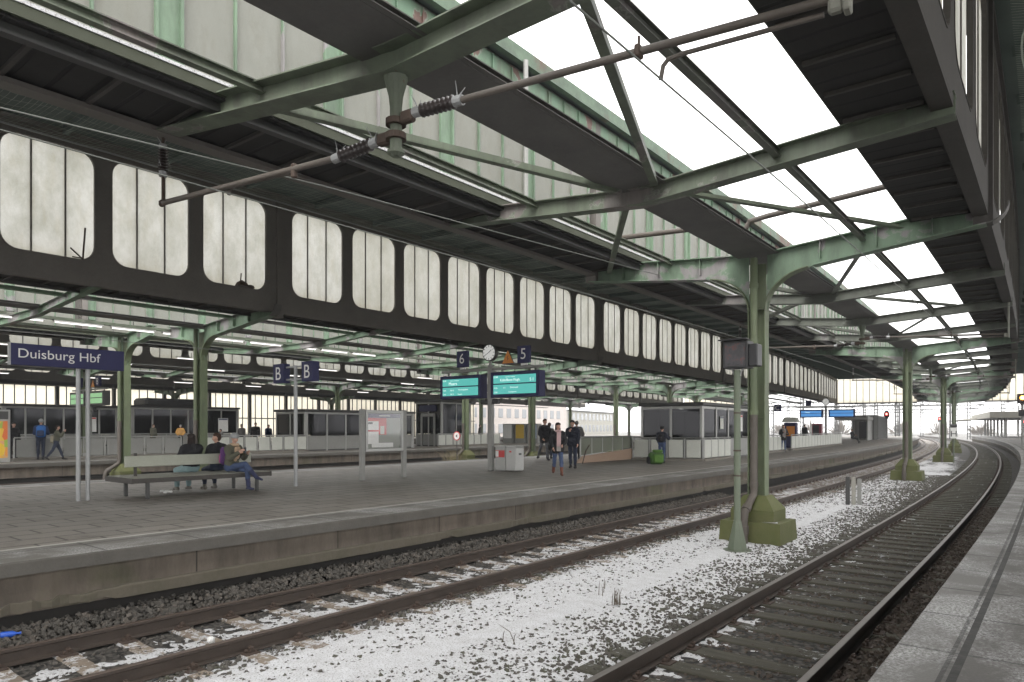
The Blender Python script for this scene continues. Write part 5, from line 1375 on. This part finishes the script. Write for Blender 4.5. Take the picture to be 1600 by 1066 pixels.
snow(-3.31, -1.93, 2.4, 24, .045, h_a, 'sparse snow patches between the old timber sleepers', 4)
# ------------------------------------------------------------------ people: one continuous remeshed body each
def skin_tone(n, c): return simple(n, c, tuple(x * .85 for x in c), 6, .55, fine=False)
M['skin'] = skin_tone('skin', (.46, .27, .20))
def cloth(n, c, c2=None): return simple(n, c, c2 or tuple(x * .72 for x in c), 5, .9, 0, .25, 60)
for n_, c_ in (('coat_black', (.014, .014, .017)), ('coat_navy', (.014, .017, .03)), ('jeans', (.05, .075, .15)), ('jeans_dark', (.022, .03, .055)), ('trousers_grey', (.10, .10, .11)), ('trousers_black', (.014, .014, .016)),
               ('turquoise', (.20, .29, .30)), ('boots_brown', (.15, .055, .035)), ('shoes_dark', (.02, .018, .02)), ('shoes_grey', (.16, .15, .13)), ('boots_navy', (.03, .035, .08)), ('olive_jacket', (.085, .085, .06)), ('scarf_pink', (.52, .36, .36)), ('scarf_beige', (.42, .30, .20)),
               ('purple', (.11, .04, .16)), ('grey_knit', (.30, .31, .31)), ('hair_dark', (.018, .011, .009)), ('hair_brown', (.05, .028, .018)), ('bag_beige', (.30, .27, .20)), ('bag_blue', (.03, .14, .42)), ('coat_blue', (.02, .035, .09)), ('mustard', (.45, .24, .06)), ('coat_grey', (.12, .115, .11)),
               ('bag_green', (.035, .085, .015)), ('bag_lime', (.075, .17, .025)), ('coat_red', (.22, .03, .035)), ('tartan', (.36, .33, .31)), ('pink', (.45, .12, .25)), ('black_knit', (.02, .02, .022))): M[n_] = cloth(n_, c_)
M['phone'] = simple('dark_phone', (.02, .02, .025), None, 5, .2, fine=False)
def capsule(q, a, b_, ra, rb, n=10, sq=None):
    a, b_ = Vector(a), Vector(b_); d = b_ - a; L = d.length
    if L < 1e-5: d = Vector((0, 0, 1)); L = 1e-4; b_ = a + d * L
    t = d / L; pts = []; rs = []
    for k in range(4): an = PI / 2 * (1 - k / 4); pts.append(a - t * ra * math.sin(an)); rs.append(max(.0008, ra * math.cos(an)))
    pts.append(a); rs.append(ra); pts.append(b_); rs.append(rb)
    for k in range(1, 5): an = PI / 2 * k / 4; pts.append(b_ + t * rb * math.sin(an)); rs.append(max(.0008, rb * math.cos(an)))
    q.tube(pts, rs, n)
def person(label, p, s, rz, h=1.74, top='coat_black', legs='jeans_dark', feet='shoes_dark', hair='hair_dark', z=PZ, vox=.011, hipL=(0, 0), hipR=(0, 0), armL=(5, 8, 15, 0), armR=(5, 8, 15, 0), lean=4, sit=None, coat=0.0, bulk=.02, head=(0, 0), long_hair=False, hat=None, scarf=None, hood=None, cross=0, group=None, face=True, handmat='skin', cat='person'):
    k = h / 1.75; D = math.radians
    S = []                                             # segments: a, b, ra, rb, material
    def seg(a, b_, ra, rb, m): S.append((Vector(a), Vector(b_), ra, rb, m))
    pel = Vector((0, 0, 0)); hz = .90
    la = D(lean); ux = lambda zz, yy=0.0, xx=0.0: pel + Vector((xx, math.sin(la) * zz + yy * math.cos(la), math.cos(la) * zz - yy * math.sin(la)))
    b = bulk
    seg(ux(.02, -.01, -.07), ux(.02, -.01, .07), .115 + b * .4, .115 + b * .4, legs)
    seg(ux(.12, 0, -.05), ux(.12, 0, .05), .118 + b, .118 + b, top); seg(ux(.26, .005, -.06), ux(.26, .005, .06), .112 + b, .112 + b, top)
    seg(ux(.40, .0, -.085), ux(.40, .0, .085), .112 + b, .112 + b, top); seg(ux(.50, -.01, -.14), ux(.50, -.01, .14), .072 + b * .7, .072 + b * .7, top)
    if coat:
        for sg in (-1, 1): seg(ux(.10, 0, .055 * sg), ux(-coat, .01, .085 * sg), .125 + b, .115 + b, top)
        seg(ux(.05, .0, -.06), ux(.05, 0, .06), .13 + b, .13 + b, top)
    neck = ux(.53); hd = D(head[0]); hy = D(head[1])
    seg(neck, neck + Vector((0, .015, .11)), .056, .052, 'skin'); seg(ux(.535, 0), ux(.565, .005), .075 + b * .3, .066, top)
    hc = neck + Vector((0, .02, .205))
    Rh = Matrix.Rotation(hy, 3, 'Z') @ Matrix.Rotation(hd, 3, 'X')
    hp = lambda x, y, zz: hc + Rh @ Vector((x, y, zz))
    seg(hp(0, -.02, .025), hp(0, .012, .03), .083, .080, 'skin'); seg(hp(0, .02, -.045), hp(0, .028, -.06), .060, .050, 'skin'); seg(hp(-.02, .05, -.02), hp(.02, .05, -.02), .052, .052, 'skin')
    seg(hp(0, .088, .0), hp(0, .108, -.032), .009, .014, 'skin')                                     # nose
    for sg in (-1, 1):
        seg(hp(.076 * sg, -.005, .015), hp(.08 * sg, -.01, -.018), .012, .010, 'skin')               # ears
        seg(hp(.02 * sg, .082, .028), hp(.042 * sg, .072, .028), .011, .010, 'skin')                 # brow
    seg(hp(-.016, .078, -.068), hp(.016, .078, -.068), .011, .011, 'skin')                           # mouth
    low = []
    for sg, hip, in ((-1, hipL), (1, hipR)):
        a, kb = D(hip[0]), D(hip[1]); side = D(hip[2]) if len(hip) > 2 else D(2)
        hj = Vector((.09 * sg, 0, -.02)); l1, l2 = .43, .42
        d1 = Vector((sg * math.sin(side) + cross * 0, math.sin(a), -math.cos(a))).normalized(); kn = hj + d1 * l1
        if len(hip) > 3: kn.x += hip[3]
        d2 = Vector((sg * math.sin(side) * .3 + (hip[4] if len(hip) > 4 else 0), math.sin(a - kb), -math.cos(a - kb))).normalized(); an = kn + d2 * l2
        tb = .012 if legs != 'turquoise' else .03
        seg(hj, kn, .086 + tb, .058 + tb, legs); seg(kn, kn + d2 * .16, .056 + tb, .058 + tb * .8, legs); seg(kn + d2 * .16, an + d2 * -.03, .056 + tb * .8, .040 + tb * .6, legs)
        ft = Vector((d2.x, -d2.z, d2.y)).normalized() if abs(a - kb) > .6 and sit is None else Vector((0, 1, -.02 if abs(d2.y) < .3 else d2.y * -.5)).normalized()
        if len(hip) > 5: ft = Vector((hip[5], 1, hip[6])).normalized()
        boot = .18 if 'boots' in feet else .03
        seg(an - d2 * boot, an + d2 * .02, .050 + (.014 if boot > .1 else 0), .050, feet); heel = an + d2 * .05
        seg(heel - ft * .045, heel + ft * .07, .042, .040, feet); seg(heel + ft * .07, heel + ft * .16 + Vector((0, 0, -.006)), .040, .030, feet); low.append(heel.z - .045)
    hands = []
    for sg, ar in ((-1, armL), (1, armR)):
        f, ab, e, inw = [D(x) for x in ar[:4]]
        sh = ux(.485, -.01, .185 * sg); l1, l2 = .285, .25
        d1 = Vector((sg * math.sin(ab), math.sin(f + la * .0) * math.cos(ab), -math.cos(f) * math.cos(ab))).normalized(); el = sh + d1 * l1
        d2 = Vector((-sg * math.sin(inw) + sg * math.sin(ab) * .4, math.sin(f + e) * math.cos(inw), -math.cos(f + e) * math.cos(inw))).normalized(); wr = el + d2 * l2
        seg(sh, el, .058 + b, .046 + b * .9, top); seg(el, wr - d2 * .02, .046 + b * .9, .036 + b * .7, top)
        seg(wr - d2 * .02, wr + d2 * .02, .027, .026, handmat)
        side = d2.cross(Vector((0, 0, 1) if abs(d2.z) < .8 else (0, 1, 0))).normalized(); pal = side.cross(d2).normalized()
        wid = pal if abs(d2.z) < .8 else Vector((0, 1, 0)).cross(d2).cross(d2).normalized()
        up = wid.cross(d2).normalized()
        c1 = wr + d2 * .03; c2 = wr + d2 * .085
        seg(c1 - wid * .018, c2 - wid * .024, .018, .017, handmat); seg(c1 + wid * .018, c2 + wid * .024, .018, .017, handmat)
        curl = .35
        for i, L in enumerate((.072, .08, .075, .058)):
            o = -.030 + .020 * i; b0 = c2 + wid * o; m1 = b0 + d2 * L * .5 + up * L * .12; m2 = m1 + (d2 * math.cos(curl) + up * math.sin(curl) * 1.2).normalized() * L * .5
            seg(b0, m1, .0098, .0092, handmat); seg(m1, m2, .0092, .0085, handmat)
        t0 = c1 - wid * .025; t1 = t0 + (d2 * .7 - wid * .6 + up * .2).normalized() * .042; seg(t0, t1, .013, .0105, handmat); seg(t1, t1 + (d2 * .95 - wid * .1 + up * .25).normalized() * .032, .0105, .009, handmat)
        hands.append(wr + d2 * .08)
    base = -min(low) if sit is None else sit / k
    q = MB()
    for a, b_, ra, rb, m in S: capsule(q, a * k, b_ * k, ra * k, rb * k)
    me = bpy.data.meshes.new('tmp'); me.from_pydata(q.v, [], q.f); o = bpy.data.objects.new('tmp', me); COL.objects.link(o)
    rm = o.modifiers.new('r', 'REMESH'); rm.mode = 'VOXEL'; rm.voxel_size = vox; rm.use_smooth_shade = True
    sm = o.modifiers.new('s', 'SMOOTH'); sm.factor = .5; sm.iterations = 3 if vox < .0095 else 2
    bpy.context.view_layer.update()
    out = bpy.data.meshes.new_from_object(o.evaluated_get(bpy.context.evaluated_depsgraph_get()))
    bpy.data.objects.remove(o); bpy.data.meshes.remove(me); out.name = 'person'
    nv = len(out.vertices); v = np.empty(nv * 3, np.float32); out.vertices.foreach_get('co', v); v = v.reshape(-1, 3)
    nf = len(out.polygons); cen = np.empty(nf * 3, np.float32); out.polygons.foreach_get('center', cen); cen = cen.reshape(-1, 3)
    names = []; best = np.full(nf, 1e9); mi = np.zeros(nf, np.int32)
    for a, b_, ra, rb, m in S:
        if m not in names: names.append(m)
        A = np.array(a * k); B = np.array(b_ * k); d = B - A; t = np.clip(((cen - A) @ d) / max(d @ d, 1e-9), 0, 1)
        dist = np.linalg.norm(cen - (A + t[:, None] * d), axis=1) - (ra + (rb - ra) * t) * k
        w = dist < best; best[w] = dist[w]; mi[w] = names.index(m)
    # folds in the cloth
    fold = np.sin(v[:, 2] * 46 + np.sin(v[:, 0] * 31) * 1.7 + v[:, 1] * 23) * .0035 + np.sin(v[:, 2] * 19 + v[:, 1] * 37) * .003
    nr = np.empty(nv * 3, np.float32); out.vertices.foreach_get('normal', nr); nr = nr.reshape(-1, 3)
    fold[v[:, 2] > (.56 * k)] = 0
    for hnd in hands: fold[np.linalg.norm(v - np.array(hnd * k), axis=1) < .16] = 0
    v = v + nr * fold[:, None]; out.vertices.foreach_set('co', v.ravel())
    out.materials.clear()
    for m in names: out.materials.append(M[m])
    out.polygons.foreach_set('material_index', mi); out.polygons.foreach_set('use_smooth', np.ones(nf, bool)); out.update()
    o = bpy.data.objects.new('person', out); COL.objects.link(o)
    o.location = W(p, s, z + base * k); o.rotation_euler = (0, 0, s / R + rz); tag(o, label, cat, group)
    H_ = lambda x, y, zz: hp(x, y, zz) * k
    if hair:
        q = MB()
        def blob(a, b_, ra, rb): capsule(q, a, b_, ra * k, rb * k, 12)
        if not hat: blob(H_(0, -.028, .045), H_(0, .005, .062), .090, .080); blob(H_(-.03, .03, .075), H_(.03, .03, .075), .050, .050)
        blob(H_(0, -.045, .0), H_(0, -.04, -.03), .075, .06)
        for sg in (-1, 1): blob(H_(.055 * sg, -.02, .04), H_(.06 * sg, -.025, .0), .038, .028)
        if long_hair:
            blob(H_(0, -.055, -.02), H_(0, -.085, -.20), .075, .06)
            for sg in (-1, 1): blob(H_(.055 * sg, -.02, .02), H_(.075 * sg, .0, -.20), .04, .03)
        ho = q.build('hair', M[hair], o, True)
    if hat:
        q = MB(); capsule(q, H_(0, -.022, .05), H_(0, .005, .062), .098 * k, .092 * k, 14); q.lathe([(.094 * k, -.02), (.102 * k, -.015), (.102 * k, .02), (.094 * k, .025)], 18, H_(0, -.005, .042)); q.build('knit_hat', M[hat], o, True)
    if hood:
        q = MB(); capsule(q, (ux(.545, -.05, -.08)) * k, (ux(.545, -.05, .08)) * k, .062 * k, .062 * k, 12); capsule(q, ux(.56, -.07, 0) * k, ux(.47, -.11, 0) * k, .075 * k, .05 * k, 12); q.build('hood', M[hood], o, True)
    if scarf:
        q = MB(); ring = [(ux(.575, .0, 0) + Vector((.085 * math.cos(i * PI / 8), .01 + .085 * math.sin(i * PI / 8), .006 * math.sin(3 * i)))) * k for i in range(17)]
        q.tube(ring, .040 * k, 8); qq = q.build('scarf', M[scarf], o, True)
    if face:
        for sg in (-1, 1):
            q = MB(); capsule(q, H_(.031 * sg, .077, .010), H_(.031 * sg, .079, .010), .0085 * k, .0085 * k, 8); q.build('eye', M['black'], o, True)
    o['_k'] = k; return o, (lambda yy, zz, xx=0.0: ux(zz, yy, xx) * k), [x * k for x in hands]
def attach_world(o, v):
    bpy.context.view_layer.update(); return o.matrix_world @ v
def pack(person_o, at, mat, label, strap=None, sc=1.0, name='backpack'):
    t = empty(name, (0, 0, 0), 0, label, name.replace('_', ' ')); t.location = attach_world(person_o, at); t.rotation_euler = person_o.rotation_euler
    q = MB(); q.bbox((0, -.08 * sc, 0), (.30 * sc, .17 * sc, .44 * sc), .06 * sc); q.build('pack_body', M[mat], t, True)
    q = MB(); q.bbox((0, -.18 * sc, -.07 * sc), (.23 * sc, .07 * sc, .22 * sc), .03 * sc); q.build('front_pocket', M[strap or mat], t, True)
    for x in (-.10, .10):
        q = MB(); q.tube([(x * sc, .0, .19 * sc), (x * sc, .10 * sc, .21 * sc), (x * sc * 1.1, .20 * sc, .10 * sc), (x * sc * 1.15, .16 * sc, -.10 * sc), (x * sc, .0, -.17 * sc)], .016 * sc, 6); q.build('strap', M[strap or mat], t, True)
    return t
def facecam(p, s, off=0):
    v = W(p, s); return math.atan2(v.x, -v.y) - s / R + math.radians(off)
for k_ in list(bpy.data.objects):
    pass
SEAT = .465
# on the bench
o, u, hd = person('person with long dark hair, black jacket and turquoise trousers seated facing away on the bench', -16.12, 8.2, PI / 2, 1.62, 'coat_black', 'turquoise', 'shoes_grey', 'hair_dark', vox=.009, hipL=(82, 88, 9), hipR=(82, 84, 6), armL=(35, 8, 60, 30), armR=(35, 8, 60, 30), lean=-2, sit=SEAT + .11, bulk=.055, long_hair=True, hood='coat_black')
o, u, hd = person('person with short brown hair and black hooded jacket seated on the bench looking left', -16.12, 8.86, PI / 2, 1.64, 'coat_black', 'jeans_dark', 'shoes_grey', 'hair_brown', vox=.009, hipL=(80, 86, 5), hipR=(80, 86, 5), armL=(30, 6, 70, 35), armR=(30, 6, 70, 35), lean=2, sit=SEAT + .11, bulk=.04, head=(-2, 68), hood='coat_black')
o, u, hd = person('person in grey knit hat and jeans seated crosslegged on the bench with a phone', -15.40, 8.80, -PI / 2 + .25, 1.62, 'olive_jacket', 'jeans', 'boots_navy', None, vox=.009, hipL=(84, 80, 4), hipR=(104, 62, -6, -.10, -.15, 0, -.25), armL=(25, 12, 95, 28), armR=(28, 12, 100, 30), lean=10, sit=SEAT + .12, bulk=.03, head=(-22, 0), hat='grey_knit', scarf='scarf_beige')
q = MB(); capsule(q, u(.13, .50, -.03), u(.155, .28, -.02), .05, .04); capsule(q, u(.13, .50, .04), u(.155, .22, .05), .045, .04); q.build('scarf_end', M['scarf_beige'], o, True)
t = empty('phone', (0, 0, 0), 0, 'dark phone held in both hands by the person in the grey knit hat', 'phone'); t.location = attach_world(o, (hd[0] + hd[1]) / 2 + Vector((0, .02, .03))); t.rotation_euler = o.rotation_euler
MB().bbox((0, 0, 0), (.07, .012, .14), .005).build('case', M['phone'], t); MB().box((0, -.008, 0), (.062, .003, .128)).build('screen', M['black'], t)
pack(o, u(-.15, .26), 'purple', 'purple backpack on the person in the grey knit hat', 'pink', .95)
# walking and standing on the platform
o, u, hd = person('person in short black coat with long pink scarf, jeans and brown boots walking towards us', -12.5, 18.35, facecam(-12.5, 18.35, 8), 1.62, 'coat_black', 'jeans', 'boots_brown', 'hair_dark', vox=.009, hipL=(14, 4), hipR=(-10, 22), armL=(14, 14, 45, 35), armR=(8, 16, 30, 20), lean=3, coat=.06, bulk=.03, head=(-8, 14), long_hair=True, scarf='scarf_pink', group=None)
q = MB(); q.prism([(-.075, .50), (.055, .50), (.06, -.08), (-.07, -.08)], .165, .19); so_ = q.build('scarf_end', M['scarf_pink'], o)
q = MB(); q.prism([(-.068, .05), (.058, .05), (.06, -.10), (-.07, -.10)], .191, .196); q.build('scarf_end', M['tartan'], o)
t = empty('handbag', (0, 0, 0), 0, 'black handbag hanging at the side of the person with the pink scarf', 'handbag'); t.location = attach_world(o, u(.02, .02, .26)); t.rotation_euler = o.rotation_euler
MB().bbox((0, 0, 0), (.12, .30, .24), .05).build('bag_body', M['coat_black'], t, True); MB().tube([(0, -.1, .1), (-.04, -.05, .3), (-.1, 0, .5), (-.04, .05, .3), (0, .1, .1)], .012, 6).build('strap', M['shoes_dark'], t, True)
person('person with dark hair in navy hooded jacket and dark jeans standing behind the pink scarf', -14.2, 21.95, facecam(-14.2, 21.95, -14), 1.72, 'coat_navy', 'jeans_dark', 'shoes_dark', 'hair_dark', vox=.010, hipL=(4, 2), hipR=(-5, 6), armL=(4, 10, 20, 5), armR=(38, 8, 110, 40), lean=2, coat=.02, bulk=.03, head=(-14, 10), hood='coat_navy')
person('person in open black jacket and grey trousers walking farther back by the green column', -18.6, 26.6, facecam(-18.6, 26.6, 24), 1.84, 'coat_black', 'trousers_grey', 'shoes_dark', 'hair_brown', vox=.010, hipL=(10, 3), hipR=(-14, 16, 9), armL=(5, 16, 35, 25), armR=(5, 16, 35, 25), lean=2, coat=.05, bulk=.035, hood='coat_black')
o, u, hd = person('small person in navy jacket and black backpack facing the stair kiosk', -13.2, 27.55, facecam(-13.2, 27.55, 165), 1.5, 'coat_navy', 'jeans', 'shoes_dark', None, vox=.012, hipL=(2, 3), hipR=(-3, 4), armL=(10, 12, 35, 10), armR=(22, 24, 85, 10), lean=2, bulk=.03, hat='black_knit')
pack(o, u(-.14, .30), 'coat_black', 'black backpack on the small person by the stair kiosk', 'shoes_dark', .8)
t = thing('travel_backpack', -12.98, 26.5, PZ, 'bright green travel backpack standing on the platform beside the small person', 'backpack', None, .7)
MB().bbox((0, 0, .26), (.62, .36, .50), .10).build('pack_body', M['bag_green'], t, True); MB().bbox((.05, -.19, .24), (.40, .12, .34), .05).build('front_pocket', M['bag_lime'], t, True); MB().bbox((-.32, -.02, .18), (.12, .28, .30), .05).build('side_pocket', M['coat_black'], t, True); MB().bbox((.06, 0, .55), (.4, .3, .12), .05).build('lid', M['bag_lime'], t, True)
o, u, hd = person('person in dark coat with large checked scarf and jeans far along the platform', -13.0, 45.6, facecam(-13.0, 45.6, 20), 1.62, 'coat_black', 'jeans', 'shoes_grey', 'hair_brown', vox=.014, hipL=(3, 2), hipR=(-3, 3), armL=(20, 14, 80, 35), armR=(25, 16, 100, 40), lean=3, coat=.05, bulk=.04, scarf='tartan', long_hair=True)
q = MB(); capsule(q, u(.15, .5, -.04), u(.18, .05, -.02), .07, .05); capsule(q, u(.14, .45, .06), u(.16, .1, .06), .06, .05); q.build('scarf_end', M['tartan'], o, True)
person('person in dark jacket seated far along the bench platform near the dark shelter', -13.6, 76, facecam(-13.6, 76, 60), 1.75, 'coat_black', 'trousers_black', 'shoes_dark', 'hair_dark', vox=.02, hipL=(80, 60, 5), hipR=(85, 40, 5), armL=(30, 6, 60, 25), armR=(30, 6, 60, 25), lean=-8, sit=.55, face=False)
person('person in dark coat standing under the distant blue displays', -17.0, 70.5, facecam(-17, 70.5, 150), 1.76, 'coat_black', 'trousers_black', 'shoes_dark', 'hair_dark', vox=.02, coat=.1, bulk=.04, face=False)
person('person in bulky grey hooded coat seen from behind beyond the glass stair parapet', -17.9, 28.3, facecam(-17.9, 28.3, 175), 1.74, 'coat_grey', 'trousers_black', 'shoes_dark', None, vox=.013, armL=(30, 18, 80, 20), armR=(25, 18, 75, 20), coat=.05, bulk=.07, hood='coat_grey', hat='coat_grey', face=False)
person('person with fair hair in grey coat right behind the pink scarf', -19.4, 28.2, facecam(-19.4, 28.2, 160), 1.68, 'coat_grey', 'jeans_dark', 'shoes_dark', 'hair_brown', vox=.014, bulk=.03, face=False)
# second platform
o, u, hd = person('person in dark blue jacket with bright blue backpack on the second platform', -37.9, 12.25, facecam(-37.9, 12.25, 168), 1.84, 'coat_blue', 'jeans_dark', 'shoes_dark', None, vox=.013, hipL=(4, 3), hipR=(-4, 5), armL=(20, 14, 70, 20), armR=(20, 14, 70, 20), bulk=.04, hat='grey_knit', face=False)
pack(o, u(-.15, .30, .06), 'bag_blue', 'bright blue backpack worn on the second platform', 'coat_blue', 1.25)
o, u, hd = person('person in grey jacket and jeans striding right on the second platform', -37.4, 12.75, -PI / 2 + 1.3, 1.62, 'olive_jacket', 'jeans_dark', 'shoes_dark', 'hair_dark', vox=.013, hipL=(24, 6), hipR=(-22, 14), armL=(40, 20, 110, 15), armR=(40, 30, 110, 10), bulk=.035, face=False)
t = empty('shoulder_bag', (0, 0, 0), 0, 'pale beige shoulder bag of the person striding on the second platform', 'bag'); t.location = attach_world(o, u(-.16, .12, -.10)); t.rotation_euler = o.rotation_euler
MB().lathe([(.02, -.2), (.16, -.14), (.19, 0), (.13, .16), (.04, .2)], 14, (0, 0, 0), Matrix.Diagonal((1, .6, 1, 1))).build('bag_body', M['bag_beige'], t, True); MB().tube([(0, 0, .16), (.1, .1, .36), (.2, .2, .5)], .014, 6).build('strap', M['bag_beige'], t, True)
person('person in black with a white bag strap standing behind the food poster', -40.5, 11.9, facecam(-40.5, 11.9, 20), 1.7, 'coat_black', 'trousers_black', 'shoes_dark', 'hair_dark', vox=.016, coat=.08, bulk=.03, face=False)
g2 = 'people waiting behind the white balustrade of the second platform'
for i, (p, s, tp, hr, lb, hh) in enumerate(((-44.2, 27.2, 'coat_grey', 'hair_dark', 'person in pale grey jacket waiting behind the white balustrade', 1.68), (-43.6, 27.9, 'coat_black', 'hair_dark', 'broad person in black coat waiting behind the white balustrade', 1.78), (-44.8, 29.8, 'coat_blue', 'hair_brown', 'person in teal blue jacket waiting left of the grey waiting room', 1.66), (-44.9, 31.0, 'coat_red', 'hair_brown', 'person in red jacket waiting left of the grey waiting room', 1.64))):
    person(lb, p, s, facecam(p, s, 30 * (i - 1)), hh, tp, 'trousers_black', 'shoes_dark', hr, vox=.016, bulk=.04 + .02 * (i == 1), face=False, group=g2)
person('person in black standing on the second platform right of the notice board', -43.8, 42.6, facecam(-43.8, 42.6, 60), 1.76, 'coat_black', 'trousers_black', 'shoes_dark', 'hair_dark', vox=.018, bulk=.03, face=False)
person('person in dark jacket on the second platform behind the display mast', -42.5, 52.5, facecam(-42.5, 52.5, 90), 1.74, 'coat_grey', 'jeans_dark', 'shoes_dark', 'hair_brown', vox=.018, bulk=.04, face=False)
# third platform
person('person in mustard yellow jacket and dark trousers on the third platform', -54.6, 28.4, facecam(-54.6, 28.4), 1.66, 'mustard', 'trousers_black', 'shoes_dark', None, vox=.016, armL=(8, 22, 30, 30), armR=(8, 22, 30, 30), bulk=.06, hat='grey_knit', face=False)
person('person in brown coat standing beside the glazed shelter on the third platform', -55.0, 26.3, facecam(-55, 26.3, 40), 1.7, 'olive_jacket', 'trousers_black', 'shoes_dark', 'hair_brown', vox=.016, coat=.2, bulk=.04, face=False)
person('person in dark coat seated before the glazed shelter on the third platform', -54.9, 32.2, facecam(-54.9, 32.2, -60), 1.72, 'coat_grey', 'trousers_black', 'shoes_dark', 'hair_dark', vox=.018, hipL=(80, 75, 5), hipR=(80, 75, 5), lean=-5, sit=.55, bulk=.06, face=False)
for o in bpy.data.objects:
    if '_k' in o: del o['_k']
